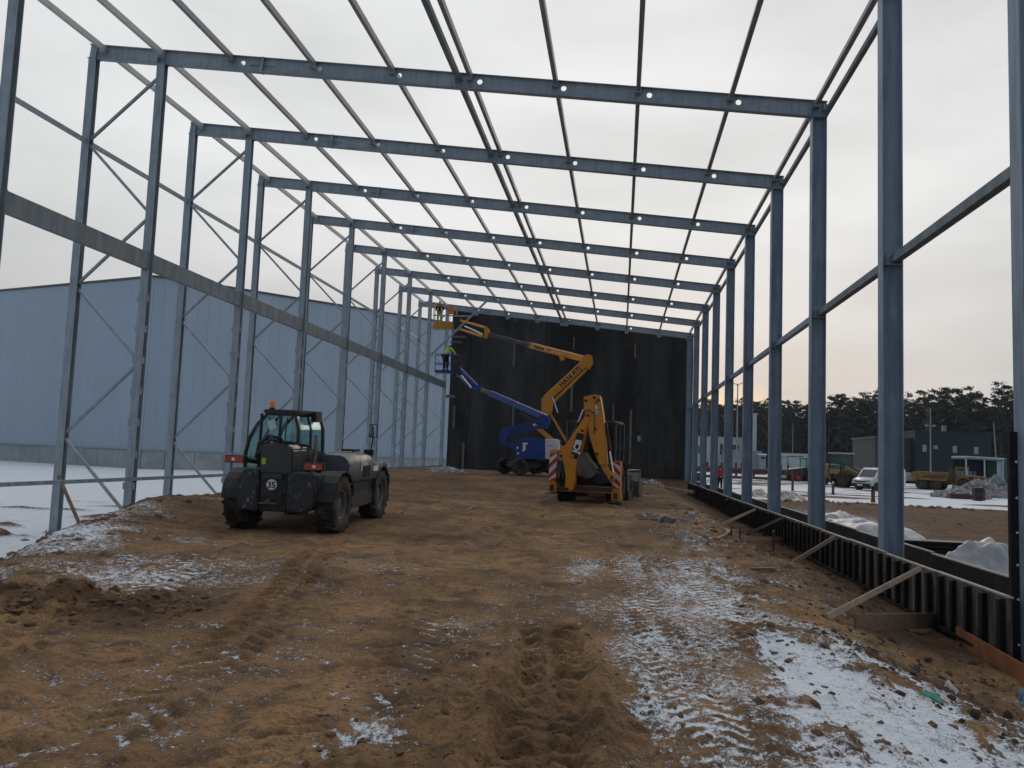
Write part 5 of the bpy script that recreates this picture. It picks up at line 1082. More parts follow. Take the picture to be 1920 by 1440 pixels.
def crumple(name, label, cat, c, sx, sy, h, seed, mt, rz=0., fold=1., group=None, n=46):
    r = np.random.RandomState(seed); t = np.linspace(-1, 1, n); U, V = np.meshgrid(t, t)
    ang = np.arctan2(V, U); rr = np.sqrt(U*U+V*V); edge = .78+.22*perlin(np.cos(ang)*1.6+seed, np.sin(ang)*1.6+seed*2)*1.4
    body = np.clip(1-(rr/edge)**2, 0, 1)**.6
    rg = 1-np.abs(fbm(U*1.3+seed, V*.6, 1.5, 2))*4; Z = h*body*(.6+.7*fbm(U+seed, V, 1.1, 2))+fold*h*.20*np.clip(rg, -.6, 1)*body+fold*h*.05*(1-4*np.abs(fbm(U+seed*3, V*.5, 4.0, 2)))*body
    k = np.minimum(1, edge/np.maximum(rr, 1e-3)*1.0); X = U*k*sx+.05*sx*fbm(U, V+seed, 3, 2); Yy = V*k*sy+.05*sy*fbm(U+9, V, 3, 2)
    cr, sr = math.cos(rz), math.sin(rz); W = np.stack([X*cr-Yy*sr, X*sr+Yy*cr, Z], -1).reshape(-1, 3)
    c = Vector(c)
    for i in range(len(W)): W[i, 2] += ground_z(c.x+W[i, 0], c.y+W[i, 1])-c.z+.006
    f = [(j*n+i, j*n+i+1, (j+1)*n+i+1, (j+1)*n+i) for j in range(n-1) for i in range(n-1)]
    me = bpy.data.meshes.new(name); me.from_pydata(W.tolist(), [], f); me.polygons.foreach_set('use_smooth', [True]*len(f))
    o = link(name, me, mt); o.location = c; return tag(o, label, cat, group)
SG = 'white plastic sheeting outside the formwork'
def gnd(u, v, z=-.4): p = on(u, v, z); return p
crumple('plastic_sheet', 'large white plastic sheet heaped between the two nearest columns, outside', 'sheeting', gnd(1650, 1000), 1.15, 3.4, .48, 3, 'sheet_white', .05, .8, SG)
crumple('plastic_sheet', 'greyish plastic sheet lying just beyond the large white heap', 'sheeting', gnd(1585, 978), .9, 2.2, .30, 9, 'sheet_white', .1, 1., SG)
crumple('plastic_sheet', 'crumpled white plastic sheet against the tall panel at the right edge', 'sheeting', gnd(1845, 1072), .85, 1.5, .60, 5, 'sheet_white', .2, 1.2, SG)
crumple('plastic_sheet', 'flat white plastic strip in front of the crumpled sheet by the tall panel', 'sheeting', gnd(1780, 1058), .5, .9, .14, 14, 'sheet_white', .1, 1., SG)
crumple('plastic_sheet', 'dirty grey plastic heap behind the third column', 'sheeting', gnd(1478, 938), 1.1, 2.6, .62, 7, 'sheet_dirty', 0, 1.2, SG)
crumple('plastic_sheet', 'small dirty plastic heap behind the fourth column', 'sheeting', gnd(1425, 930), .9, 2.2, .45, 8, 'sheet_dirty', 0, 1.2, SG)
crumple('green_rag', 'small teal rag frozen into the snow in the right foreground', 'rag', on(1752, 1312), .13, .07, .05, 31, 'rag_green', .2, 1.3, n=22)
crumple('pale_rag', 'pale knotted rag beside the teal rag in the snow', 'rag', on(1785, 1295), .10, .07, .07, 32, 'rag_pale', .6, 1.4, n=22)
m = MB(); a, b = on(1795, 1298, dz=.03), on(1827, 1312, dz=.01); m.tube([Vector((0, 0, 0)), (b-a)*.5+Vector((0, 0, .02)), b-a], .006, 6); o = m.build('rope_end', 'rag_pale', None, smooth=True); o.location = a; tag(o, 'frayed pale rope end lying beside the pale rag', 'rope')
crumple('plastic_offcut', 'tiny white scrap on the dark soil beside the near prop', 'scrap', on(1467, 1136), .06, .05, .04, 33, 'sheet_white', 0, 1.5, n=14)
crumple('blue_sheet', 'blue plastic corner poking out under the formwork at the right edge', 'sheeting', Vector((4.62, 9.75, ground_z(4.62, 9.75))), .32, .30, .20, 34, 'plastic_blue', .3, 1.2, n=26)
BS = thing('board_stack', 'stack of black boards lying outside between formwork and mud field', 'boards', gnd(1760, 1035))
for i in range(5): o = MB().box(-1.1, 1.1, -.35+.1*(i % 2), .25, .02+.055*i, .07+.055*i).build('board', 'formsteel', BS); o.rotation_euler = (0, 0, rnd.uniform(-.12, .12)); o.location = (rnd.uniform(-.2, .2), 0, 0)

# ---------------------------------------------------------------- yard machines
def yg(x, y): return ground_z(x, y)
def place(u, v, Y): p = P(u, v, Y); return Vector((p.x, Y, yg(p.x, Y)))
def heading(dx, dy): return math.atan2(-dx, dy)
# wheel loader
L_ = thing('wheel_loader', 'muddy tan wheel loader with lowered bucket parked in the snowy yard', 'wheel loader', place(1577, 905, 84), heading(.50, -.86))
for y in (1.5, -1.5):
    for s in (-1, 1): wheel(L_, (s*1.05, y, .78), .80, .62, .38, 14, axis=(s, 0, 0))
m = MB(); m.box(-.6, .6, -2.2, 2.2, .75, 1.35); m.build('chassis', 'mud_crust', L_, bevel=.05)
m = MB(); m.px([(-3.2, 1.1), (-.7, 1.1), (-.7, 2.15), (-1.6, 2.2), (-2.9, 2.0), (-3.25, 1.7)], -.85, .85); m.build('engine_hood', 'loader_tan', L_, bevel=.1, smooth=True, seg=3)
for s in (-1, 1): arc_fender(s*.72, s*1.4, -1.5, .8, .9, RAD(0), RAD(170), .05).build('fender', 'loader_tan', L_)
m = MB()
for x in (-.78, .78):
    for y in (-.75, .75): MB().tube([(x, y, 1.3), (x*.95, y*.95, 3.2)], .07, 8).build('cab_pillar', 'black_paint', L_)
m = MB(); m.box(-.9, .9, -.9, .9, 3.2, 3.34); m.build('roof', 'wall_white', L_, bevel=.05)
m = MB(); m.box(-.8, .8, -.78, .78, 1.2, 1.75); m.build('cab_base', 'loader_tan', L_, bevel=.04)
for pts in ([(-.76, .76, 1.75), (.76, .76, 1.75), (.74, .73, 3.2), (-.74, .73, 3.2)], [(-.76, -.76, 1.75), (.76, -.76, 1.75), (.74, -.73, 3.2), (-.74, -.73, 3.2)], [(.77, -.72, 1.75), (.77, .72, 1.75), (.75, .7, 3.2), (.75, -.7, 3.2)], [(-.77, -.72, 1.75), (-.77, .72, 1.75), (-.75, .7, 3.2), (-.75, -.7, 3.2)]): pane(pts, L_, 'cab_glass')
for s in (-1, 1): m = MB(); m.bar((s*.5, 1.0, 1.9), (s*.5, 2.9, 1.1), .18, .4); m.bar((s*.5, 2.8, 1.2), (s*.5, 3.3, .6), .16, .35); m.build('lift_arm', 'loader_tan', L_, bevel=.03)
m = MB(); m.px([(3.1, .1), (4.3, .06), (4.32, .14), (3.4, .3), (3.2, .9), (3.6, 1.45), (3.5, 1.5), (3.0, 1.0)], -1.4, 1.4); m.box(-1.4, -1.34, 3.1, 4.1, .1, 1.3); m.box(1.34, 1.4, 3.1, 4.1, .1, 1.3); m.build('bucket', 'steel_worn', L_)
# white van
V_ = thing('white_van', 'white delivery van with black bumper parked beside the wheel loader', 'van', place(1648, 912, 76), heading(-.80, -.60))
side = [(2.42, .38), (2.46, .62), (2.36, .92), (1.75, 1.12), (1.05, 1.84), (.85, 1.95), (-2.35, 1.97), (-2.45, 1.6), (-2.45, .38)]
m = MB(); rings = []
for x, s in ((-.95, .97), (-.90, 1.0), (.90, 1.0), (.95, .97)): rings.append([Vector((x*(.98 if 1 else 1), y*s, .38+(z-.38)*(s if abs(x) > .92 else 1))) for y, z in side])
m.loft(rings); vb = m.build('body', 'van_white', V_, bevel=.05, smooth=True, seg=3)
pane([(-.80, 1.72, 1.16), (.80, 1.72, 1.16), (.72, 1.12, 1.80), (-.72, 1.12, 1.80)], V_, 'window_dark', name='windscreen')
for s in (-1, 1):
    pane([(s*.965, 1.45, 1.16), (s*.965, .45, 1.14), (s*.965, .45, 1.72), (s*.965, 1.02, 1.72)], V_, 'window_dark', name='side_window')
    for y in (1.55, -1.5): wheel(V_, (s*.82, y, .33), .33, .22, .2, 12, axis=(s, 0, 0), rim='rim_grey', lug_h=.006)
    for y in (1.55, -1.5): MB().cyl((s*.70, y, .34), (s*.962, y, .34), .41, n=20).build('wheel_arch', 'plastic_black', V_)
    m = MB(); m.obox((s*.66, 2.40, .80), (.2, 0, 0), (0, .035, .02), (0, -.03, .09)); m.build('headlight', 'window_pale', V_, bevel=.02)
    m = MB(); m.obox((s*1.08, 1.3, 1.22), (.07, 0, 0), (0, .05, 0), (0, 0, .12)); m.build('wing_mirror', 'plastic_black', V_, bevel=.02)
MB().box(-.94, .94, 2.34, 2.54, .30, .60).build('bumper', 'plastic_black', V_, bevel=.04); MB().box(-.52, .52, 2.38, 2.49, .70, .80).build('grille', 'plastic_black', V_); MB().box(-.26, .26, 2.54, 2.55, .40, .51).build('number_plate', 'lettering_white', V_)
# car roof showing behind the van
K_ = thing('parked_car', 'white car half hidden behind the van, only its roof showing', 'car', place(1622, 905, 84), heading(-.9, -.43))
m = MB(); m.px([(2.1, .35), (2.1, .8), (1.0, 1.0), (.3, 1.68), (-1.7, 1.76), (-2.1, 1.1), (-2.1, .35)], -.86, .86); m.build('body', 'van_white', K_, bevel=.07, smooth=True, seg=3)
for s in (-1, 1):
    pane([(s*.868, .8, 1.08), (s*.868, -1.7, 1.12), (s*.862, -1.6, 1.56), (s*.862, .35, 1.56)], K_, 'window_dark', name='side_window')
    for y in (1.35, -1.35): wheel(K_, (s*.78, y, .32), .32, .2, .2, 12, axis=(s, 0, 0), lug_h=.006)
# dump truck
D = thing('dump_truck', 'muddy yellow articulated dump truck standing in front of the navy building', 'dump truck', place(1776, 913, 86), heading(.80, -.60)); D.scale = (.80, .80, .80)
for y in (2.2, -1.0, -2.6):
    for s in (-1, 1): wheel(D, (s*1.0, y, .72), .74, .5, .36, 14, axis=(s, 0, 0))
m = MB(); m.box(-.5, .5, -3.2, 3.4, .75, 1.15); m.build('chassis', 'mud_crust', D, bevel=.04)
m = MB(); m.px([(-3.9, 1.55), (-3.4, 1.2), (.2, 1.15), (.5, 1.6), (.45, 2.2), (-3.5, 2.25), (-3.95, 1.9)], -1.25, 1.25); tb_ = m.build('tipper_body', 'dumper_yellow', D, bevel=.04)
MB().px([(-3.3, 1.5), (.1, 1.45), (.25, 2.1), (-3.2, 2.1)], -1.265, -1.252).build('mud_smear', 'mud_crust', tb_); MB().px([(-2.6, 1.45), (.1, 1.45), (.25, 1.9), (-2.2, 1.8)], 1.252, 1.262).build('mud_smear', 'mud_crust', tb_)
MB().px([(.3, 1.2), (.6, 1.2), (.85, 2.7), (.55, 2.7)], -1.1, 1.1).build('headboard', 'mud_crust', tb_)
m = MB(); m.box(-.7, .7, 1.2, 2.3, 1.1, 1.9); m.build('cab_base', 'dumper_yellow', D, bevel=.04); MB().box(-.72, .72, 1.15, 2.3, 2.85, 2.95).build('roof', 'dumper_yellow', D, bevel=.03)
m = MB()
for x in (-.66, .66):
    for y in (1.22, 2.24): MB().tube([(x, y, 1.85), (x, y, 2.87)], .06, 8).build('cab_pillar', 'dumper_yellow', D)
for x in (-.66, .66): pane([(x, 1.25, 1.9), (x, 2.2, 1.9), (x, 2.2, 2.85), (x, 1.25, 2.85)], D, 'cab_glass')
pane([(-.62, 2.25, 1.9), (.62, 2.25, 1.9), (.62, 2.25, 2.85), (-.62, 2.25, 2.85)], D, 'cab_glass')
m = MB(); m.px([(2.3, 1.0), (4.3, 1.0), (4.35, 1.5), (4.2, 1.85), (2.3, 2.0)], -.75, .75); hd_ = m.build('bonnet', 'dumper_yellow', D, bevel=.05, smooth=True)
for s in (-1, 1): MB().box(s*.751, s*.765, 2.6, 3.1, 1.25, 1.8).build('side_vent', 'black_paint', hd_); arc_fender(s*.7, s*1.25, 2.2, .75, .85, RAD(5), RAD(170), .05).build('fender', 'dumper_yellow', D)
MB().box(-.7, .7, 4.32, 4.38, 1.1, 1.75).build('radiator_grille', 'black_paint', hd_); MB().box(-1.1, 1.1, 3.6, 4.5, .75, 1.0).build('bumper', 'dumper_yellow', D, bevel=.04)
# flat trailer
TR_ = thing('flat_trailer', 'long grey-white trailer body standing behind the dump truck', 'trailer', place(1708, 903, 90), RAD(6))
MB().box(-3.6, 3.6, -1.2, 1.2, .75, 1.6).build('body', 'trailer_grey', TR_, bevel=.05); MB().box(-3.5, 3.5, -1.0, 1.0, .5, .74).build('chassis', 'black_paint', TR_)
for x in (-2.6, 1.4, 2.4):
    for s in (-1, 1): wheel(TR_, (x, s*1.0, .42), .42, .3, .22, 12, axis=(0, s, 0), lug_h=.01)
for x in (-1.6, 1.2): MB().box(x-.06, x+.06, -1.215, -1.202, .78, 1.58).build('stake', 'black_paint', TR_)
# dark tractor with loading frame
K2 = thing('tractor', 'dark green tractor with a tube frame, standing before the white container', 'tractor', place(1505, 893, 104), heading(-.95, -.3))
for y, R in ((1.1, .55), (-1.1, .8)):
    for s in (-1, 1): wheel(K2, (s*.85, y, R), R, .42, R*.5, 14, axis=(s, 0, 0), rim='red_paint' if R < .7 else 'rim_dirty')
MB().px([(-.2, .7), (2.2, .7), (2.25, 1.4), (-.2, 1.7)], -.45, .45).build('bonnet', 'dark_grey', K2, bevel=.06); MB().box(-.7, .7, -1.7, .0, 1.0, 1.6).build('cab_base', 'black_paint', K2, bevel=.04)
m = MB()
for x in (-.7, .7):
    for y in (-1.65, -.05): MB().tube([(x, y, 1.5), (x, y, 2.7)], .05).build('cab_pillar', 'black_paint', K2)
MB().box(-.8, .8, -1.8, .1, 2.7, 2.82).build('roof', 'dark_grey', K2, bevel=.04)
for x in (-.7, .7): pane([(x, -1.6, 1.6), (x, -.1, 1.6), (x, -.1, 2.7), (x, -1.6, 2.7)], K2, 'cab_glass')
m = MB()
for s in (-1, 1): m.tube([(s*.8, 2.4, .4), (s*.8, 2.4, 2.9), (s*.8, .4, 3.0)], .06)
m.tube([(-.8, 2.4, 2.9), (.8, 2.4, 2.9)], .06); m.build('tube_frame', 'black_paint', K2)

# ---------------------------------------------------------------- yard fixtures and buildings
PI_ = thing('pipeline', 'dark red pipe on stands running across the snowy yard behind the columns', 'pipeline', place(1450, 897, 108))
MB().cyl((-10, 0, 1.0), (9.5, 1.2, .95), .36, n=16).build('pipe', 'red_pipe', PI_, smooth=True); MB().cyl((-10, -3.5, .05), (10, -2.4, .05), .3, n=12).build('pipe', 'red_pipe', PI_, smooth=True)
for i in range(9):
    x = -9+2.2*i; MB().box(x-.12, x+.12, -.25+.06*i, .25+.06*i, -.2, .8).build('stand', 'red_pipe', PI_)
for i, x in enumerate((-8.2, -6.4, -4.6, -3.9, -.4, 1.0, 1.9, 5.6, 6.6, 8.0)):
    m = MB(); m.cyl((x, .2+.05*i, 1.2), (x, .2+.05*i, 1.75), .14, n=10); m.cyl((x, .2+.05*i, 1.75), (x, .2+.05*i, 1.95), .2, .08, n=10); m.build('valve', 'red_pipe' if i % 3 == 0 else 'black_paint', PI_)
def lamp_post(label, u, vtop, vbase, Y, r, arms=0., cross=None):
    b = place(u, vbase, Y); h = P(u, vtop, Y).z-b.z; t = thing('lamp_post', label, 'lamp post', b, 0, 'lamp posts in the yard')
    MB().cyl((0, 0, -.3), (0, 0, h), r, r*.55, n=10).build('pole', 'pole_grey', t, smooth=True)
    if arms:
        for s in (-1, 1): MB().tube([(0, 0, h-.3), (s*arms*.5, 0, h), (s*arms, 0, h+.1)], .05).build('arm', 'pole_grey', t); MB().obox((s*(arms+.35), 0, h+.1), (.4, 0, s*.04), (0, .15, 0), (0, 0, .06)).build('lamp_head', 'pole_grey', t, bevel=.02)
    if cross: z = P(u, cross, Y).z-b.z; MB().box(-.45, .45, -.08, .08, z-.05, z+.05).build('cross_arm', 'pole_grey', t); [MB().box(s*.45-.15, s*.45+.15, -.15, .15, z-.02, z+.18).build('floodlight', 'pole_grey', t) for s in (-1, 1)]
    return t
lamp_post('tall grey lamp post with two arms against the sunset glow', 1381, 719, 890, 112, .13, .75)
lamp_post('thin grey pole rising above the white container', 1486, 795, 885, 126, .07)
lamp_post('grey pole with a small cross arm in front of the navy building', 1745, 765, 885, 108, .10, 0, 799)
lamp_post('slim leaning grey pole right of the navy building', 1871, 793, 885, 116, .09).rotation_euler = (0, RAD(-3), 0)
for (u, v0, v1, Y, lab, wt) in ((1562, 907, 926, 62, 'orange marker post with pale tip in the snow left of the van', 1), (1637, 918, 938, 52, 'orange marker post beside the nearest column, at the mud edge', 0), (1486, 880, 915, 66, 'red-brown marker post standing before the red pipe', 0)):
    b = place(u, v1, Y); h = P(u, v0, Y).z-b.z; t = thing('marker_post', lab, 'post', b, 0, 'marker posts in the yard'); w_ = .085 if Y != 52 else .10
    MB().box(-w_, w_, -w_*.7, w_*.7, -.2, h).build('shaft', 'post_orange', t, bevel=.02); MB().box(-w_*1.25, w_*1.25, -w_, w_, -.1, .12).build('foot', 'post_orange', t, bevel=.02)
    if wt: MB().box(-w_*.7, w_*.7, -w_*.5, w_*.5, h+.002, h+.18).build('tip', 'lettering_white', t, bevel=.02)
def house(name, label, cat, u0, u1, vt, Y, depth, m, wins=(), wm='window_dark', base=None, roofm='flashing', ov=.15):
    """box building between two photo columns at depth Y with a roof slab and real window recesses; wins = (u0, v0, u1, v1)"""
    a, b = P(u0, vt, Y), P(u1, vt, Y); zg_ = yg((a.x+b.x)/2, Y)-.3; zt_ = (a.z+b.z)/2; o = Vector(((a.x+b.x)/2, Y, zg_)); hw = (b.x-a.x)/2
    t = thing(name, label, cat, o); MB().box(-hw, hw, 0, depth, 0, zt_-zg_).build('wall', m, t); MB().box(-hw-ov, hw+ov, -ov, depth+ov, zt_-zg_+.003, zt_-zg_+.2).build('roof', roofm, t)
    for (p0, q0, p1, q1) in wins:
        c, d = P(p0, q0, Y)-o, P(p1, q1, Y)-o
        f = MB().box(c.x-.08, d.x+.08, -.06, -.003, d.z-.08, c.z+.08).build('window', m, t); MB().box(c.x, d.x, -.075, -.062, d.z, c.z).build('pane', wm, f)
    return t
NB = house('navy_building', 'dark navy flat-roofed building with four pale windows in front of the wood', 'building', 1716, 1858, 812, 128, 14, 'wall_navy', [(1729, 834, 1737, 847), (1750, 835, 1758, 842), (1786, 836, 1794, 849), (1826, 838, 1834, 851)], 'window_pale', roofm='wall_navy')
a = P(1771, 798, 129)-NB.location; MB().box(a.x-.25, a.x+.25, 1, 1.5, a.z-1.4, a.z).build('roof_vent', 'pole_grey', NB)
house('taupe_building', 'taupe rendered two-storey building joined to the navy one', 'building', 1640, 1715, 822, 130, 12, 'wall_taupe', [(1693, 834, 1696, 849), (1707, 834, 1710, 849), (1694, 868, 1697, 878), (1706, 868, 1709, 878)], 'window_dark')
house('factory_building', 'white factory block seen between the far right columns', 'building', 1240, 1392, 820, 160, 20, 'wall_white', [(1309, 836, 1312, 850), (1350, 832, 1355, 852), (1371, 834, 1377, 843), (1378, 834, 1385, 843)], 'window_dark', roofm='wall_white')
house('grey_annex', 'low grey annex in front of the white factory block', 'building', 1366, 1428, 847, 150, 10, 'wall_grey', [(1376, 857, 1386, 858)], 'window_dark', roofm='wall_grey')
house('white_tower', 'narrow white tower rising behind the grey annex', 'tower', 1408, 1419, 777, 158, 2.5, 'wall_white', [(1410, 795, 1417, 795.6)], roofm='wall_white')
house('snowy_lean_to', 'small snow-topped lean-to with dark window beside the annex', 'shed', 1425, 1436, 853, 148, 4, 'wall_grey', [(1426.5, 856, 1434.5, 861)], roofm='snow_cap')
W_ = house('white_container', 'white site container standing behind the dark tractor', 'container', 1463, 1531, 853, 122, 2.6, 'wall_white', roofm='wall_white', ov=.04)
for i in range(10): x = -2.5+.55*i; MB().box(x-.1, x+.1, -.045, -.003, .3, 2.6).build('rib', 'wall_white', W_)
S_ = thing('open_shed', 'open shed with a snow-covered canopy behind the dump truck', 'shed', place(1832, 895, 98)); a0, b0 = P(1797, 858, 98)-S_.location, P(1868, 862, 98)-S_.location
m = MB(); m.obox((a0+b0)/2, (b0-a0)/2, (0, 2.0, 0), (0, 0, .10)); m.build('canopy', 'wall_grey', S_); m = MB(); m.obox((a0+b0)/2+Vector((0, -.02, .14)), (b0-a0)/2, (0, 2.0, 0), (0, 0, .035)); m.build('snow_layer', 'snow_cap', S_, bevel=.02)
for f in (.02, .5, .97): p = a0.lerp(b0, f); MB().box(p.x-.06, p.x+.06, -1.9, -1.78, -.2, p.z-.12).build('post', 'wall_white', S_)
MB().box(a0.x, b0.x, 1.7, 1.8, -.2, a0.z-.15).build('rear_wall', 'wall_navy', S_)
for i in range(5): p = a0.lerp(b0, .15+.11*i); MB().box(p.x-.16, p.x+.16, 1.60, 1.69, 1.1, 2.0).build('pane', 'window_pale', S_)
for i in range(3): x = b0.x-.55+.22*i; MB().box(x-.09, x+.09, -1.7, -1.62, .3, b0.z-.2).build('curtain_strip', 'wall_white', S_)
o = house('green_container', 'green site container at the right edge beside the shed', 'container', 1869, 1893, 862, 97, 2.4, 'container_green', roofm='container_green', ov=.03)
for i in range(5): x = -.6+.3*i; MB().box(x-.07, x+.07, -.035, -.003, .3, 2.2).build('rib', 'container_green', o)
# rubble heap
def heap(name, label, c, rx, ry, h, n, seed, mt, s0=.08, s1=.38, cat='rubble'):
    r = np.random.RandomState(seed); V, F = [], []; tf = [(0, 1, 3, 2), (4, 6, 7, 5), (0, 4, 5, 1), (2, 3, 7, 6), (0, 2, 6, 4), (1, 5, 7, 3)]
    for i in range(n):
        a, d = r.rand()*6.28, r.rand()**.6; x, y = rx*d*math.cos(a), ry*d*math.sin(a); z = h*(1-d)**1.1*r.uniform(.6, 1.0); s = r.uniform(s0, s1)
        q_ = Matrix.Rotation(r.rand()*6.28, 3, Vector(r.randn(3)).normalized()); sc = r.uniform(.4, 1.2, 3)*s; o = len(V)
        gz = ground_z(c.x+x, c.y+y)-c.z
        V += [tuple(q_@Vector((i_*sc[0], j*sc[1], k*sc[2]*.6))+Vector((x, y, z+gz))) for i_ in (-1, 1) for j in (-1, 1) for k in (-1, 1)]; F += [tuple(k+o for k in f) for f in tf]
    me = bpy.data.meshes.new(name); me.from_pydata(V, [], F); o = link(name, me, mt); o.location = c; return tag(o, label, cat, kind='stuff')
heap('rubble_heap', 'heap of pale broken rubble in front of the dump truck', place(1838, 925, 70), 2.5, 2.2, 1.35, 520, 2, 'rubble'); heap('rubble_spill', 'low spill of rubble on the snow by the dark bin', place(1800, 925, 66), 2.0, 1.2, .5, 160, 6, 'rubble')
heap('plastic_scraps', 'white plastic scraps in front of the black end wall, left', on(838, 888, .4), 1.1, .7, .22, 90, 21, 'sheet_white', .02, .14, 'scraps')
heap('foam_scraps', 'white foam scraps by the kerb beam before the black end wall', on(1222, 908, .1), .9, .5, .22, 60, 22, 'sheet_white', .03, .14, 'scraps')
heap('litter_scraps', 'pale litter strewn over the mud right of the backhoe', on(1262, 972, .0), 1.6, 2.2, .05, 120, 23, 'sheet_dirty', .012, .06, 'litter')
heap('litter_chips', 'pale wood and foil chips strewn by the lath and pegs', on(1330, 1003, -.2), 1.4, 2.0, .04, 90, 24, 'sheet_dirty', .012, .05, 'litter')
BN = thing('waste_bin', 'dark square bin standing in the snow before the rubble', 'bin', place(1833, 929, 62)); MB().prism([(-.28, -.28), (.28, -.28), (.28, .28), (-.28, .28)], lambda a, b: (a*.9, b*.9, 0), lambda a, b: (a, b, .85)).build('body', 'black_paint', BN, bevel=.02); MB().box(-.31, .31, -.31, .31, .853, .92).build('lid', 'black_paint', BN, bevel=.02)
HY = thing('red_hydrant', 'small red standpipe beside the dark bin', 'standpipe', place(1845, 927, 63)); MB().cyl((0, 0, 0), (0, 0, .7), .10, n=12).build('pipe', 'post_orange', HY); MB().cyl((0, 0, .7), (0, 0, .85), .15, .06, n=12).build('cap', 'post_orange', HY)
TB = thing('wooden_trough', 'low dark trough lying on the snow left of the bin', 'trough', place(1800, 926, 64)); MB().box(-.75, .75, -.3, -.25, 0, .35).build('side_board', 'red_pipe', TB); MB().box(-.75, .75, .25, .3, 0, .35).build('side_board', 'red_pipe', TB); MB().box(-.78, -.752, -.3, .3, 0, .35).build('end_board', 'red_pipe', TB); MB().box(.752, .78, -.3, .3, 0, .35).build('end_board', 'red_pipe', TB)
heap('sheet_heap', 'grey heap of sheeting and scrap behind the rubble, by the right edge', place(1870, 912, 80), 2.0, 1.5, 1.7, 160, 12, 'wall_grey')

# ---------------------------------------------------------------- wood behind the yard
def pine_mesh(seed, H, crown0, rad):
    r = np.random.RandomState(seed); tr = MB(); pts = [Vector((.18*math.sin(z*.25+seed), .18*math.cos(z*.21+seed*2), z)) for z in np.linspace(0, H, 9)]
    tr.tube(pts, [.20*(1-.85*i/8) for i in range(9)], 6); V, F = [], []
    nl = 26
    for k in range(nl):
        f = k/nl; z = H*(crown0+(1-crown0)*f**.9); a = k*2.4+r.rand()*.8; L = rad*(.35+.75*math.sin(math.pi*min(1, (1-f)*.85+.12)))*r.uniform(.55, 1.1)
        base = Vector((.18*math.sin(z*.25+seed), .18*math.cos(z*.21+seed*2), z)); tip = base+Vector((math.cos(a)*L, math.sin(a)*L, L*r.uniform(.05, .45)))
        tr.tube([base, base.lerp(tip, .5)+Vector((0, 0, -.05*L)), tip], [.05, .035, .012], 4)
        for c in range(int(5+6*r.rand())):
            cc = base.lerp(tip, r.uniform(.45, 1.08))+Vector(r.randn(3)*np.array([.30, .30, .20])*1.0); R = r.uniform(.28, .62)
            for _ in range(16):
                d = Vector(r.randn(3)).normalized(); p = cc+Vector((d.x*R, d.y*R, d.z*R*.55)); n_ = (d+Vector(r.randn(3))*.7).normalized(); t1 = n_.orthogonal().normalized(); t2 = n_.cross(t1); s = r.uniform(.09, .22); o = len(V)
                V += [p+t1*s, p+t2*s*.8, p-t1*s*.9, p-t2*s*.7]; F.append((o, o+1, o+2, o+3))
    cr = bpy.data.meshes.new('crown'); cr.from_pydata([tuple(v) for v in V], [], F); return tr.mesh('trunk', smooth=True), cr
def birch_mesh(seed, H):
    r = random.Random(seed); tr = MB(); tw = MB(); pts = [Vector((.25*math.sin(z*.3+seed), .2*math.cos(z*.26+seed), z)) for z in np.linspace(0, H, 9)]; tr.tube(pts, [.15*(1-.92*i/8) for i in range(9)], 6)
    for k in range(60):
        f = r.uniform(.35, .98); z = H*f; b = Vector((.25*math.sin(z*.3+seed), .2*math.cos(z*.26+seed), z)); a = r.uniform(0, 6.28); L = (1.05-f)*H*.3+.5; t = b+Vector((math.cos(a)*L*.6, math.sin(a)*L*.6, L*.85)); tw.tube([b, b.lerp(t, .5)+Vector((0, 0, .1)), t], [.03, .02, .008], 3)
        for j in range(9):
            s = b.lerp(t, r.uniform(.35, 1)); e = s+Vector((r.uniform(-.7, .7), r.uniform(-.7, .7), r.uniform(.1, .9))); tw.tube([s, e], [.010, .006], 3)
    return tr.mesh('trunk', smooth=True), tw.mesh('twigs')
PV = [pine_mesh(i+40, 18+1.0*(i % 3), (.42, .50, .36, .55, .30, .46)[i], (2.3, 2.0, 2.7, 1.9, 2.9, 2.4)[i]) for i in range(6)]; BV = [birch_mesh(i+3, 17) for i in range(2)]
tr_ = random.Random(21); GP, GB = 'pines of the wood behind the yard', 'bare birches of the wood behind the yard'
def line_pt(f, back):        # front edge of the wood, swinging nearer to the right
    xs_, ys_ = [2, 24, 50, 76, 112], [300, 252, 214, 178, 150]; x = np.interp(f, np.linspace(0, 1, 5), xs_); y = np.interp(f, np.linspace(0, 1, 5), ys_); return x+back*.55, y+back*.8
n_t = 0
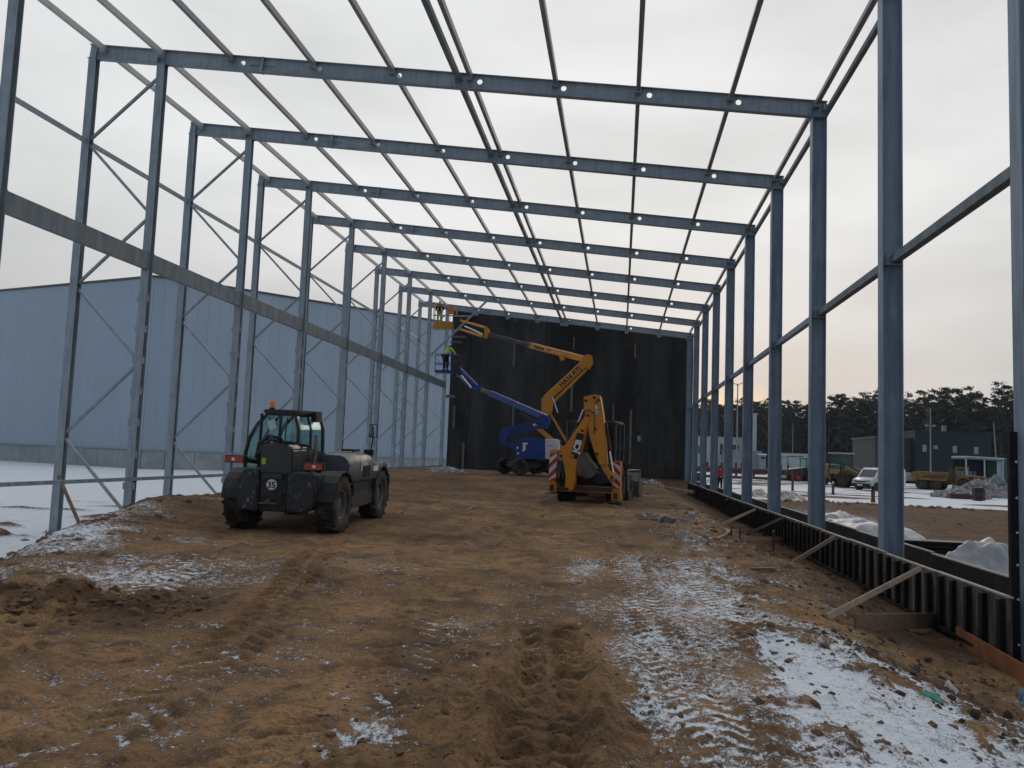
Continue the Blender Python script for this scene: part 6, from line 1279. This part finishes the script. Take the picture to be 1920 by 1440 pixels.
for row in range(5):
    cnt = (46, 46, 44, 42, 40)[row]
    for i in range(cnt):
        f = (i+tr_.uniform(-.45, .45))/(cnt-1); x, y = line_pt(min(max(f, 0), 1), row*5.0+tr_.uniform(-2, 2)); z = -.4
        if tr_.random() < .13 and row < 3: (tm, cm), lab, g, sc, nm, tm_, cm_ = BV[tr_.randrange(2)], 'bare pale birch standing among the pines of the far wood', GB, tr_.uniform(.85, 1.12), 'birch_tree', 'birch', 'birch'
        else: (tm, cm), lab, g, sc, nm, tm_, cm_ = PV[tr_.randrange(6)], 'tall dark pine standing in the wood behind the yard', GP, tr_.uniform(.80, 1.10), 'pine_tree', 'bark', ('needles' if tr_.random() < .5 else 'needles_dark')
        t = thing(nm, lab, 'tree', (x, y, z), tr_.uniform(0, 6.28), g); t.scale = (sc*1.1, sc*1.1, sc)
        link('trunk', tm, tm_, t); link('crown' if nm == 'pine_tree' else 'twigs', cm, cm_, t)
# undergrowth and young growth closing the wood below the crowns
r = np.random.RandomState(77); V, F = [], []
for i in range(42000):
    f = r.rand(); x, y = line_pt(f, r.uniform(1, 26)); hgt = 14.5*r.rand(); p = np.array([x+r.randn()*1.5, y+r.randn()*1.5, -.4+hgt]); s = r.uniform(.35, .95); d1 = r.randn(3); d1 /= np.linalg.norm(d1); d2 = np.cross(d1, r.randn(3)); d2 /= np.linalg.norm(d2); o = len(V)
    V += [p+d1*s, p+d2*s, p-d1*s, p-d2*s]; F.append((o, o+1, o+2, o+3))
me = bpy.data.meshes.new('undergrowth'); me.from_pydata([tuple(v) for v in V], [], F); o = link('undergrowth', me, 'needles_dark'); tag(o, 'dark undergrowth filling the wood under the pine crowns', 'undergrowth', kind='stuff')
# ---------------------------------------------------------------- thin winter air
m = bpy.data.materials.new('thin_haze'); m.use_nodes = True; t = m.node_tree; t.nodes.remove(t.nodes['Principled BSDF'])
pv = t.nodes.new('ShaderNodeVolumePrincipled'); pv.inputs['Color'].default_value = (.86, .90, .95, 1); pv.inputs['Density'].default_value = .0002; pv.inputs['Anisotropy'].default_value = 0
t.links.new(pv.outputs[0], t.nodes['Material Output'].inputs['Volume']); MAT['haze'] = m
hz_ = MB().box(-720, 720, -140, 1230, -3.0, 30).build('haze', 'haze'); tag(hz_, 'thin pale winter haze lying over the whole site', 'haze', kind='stuff')
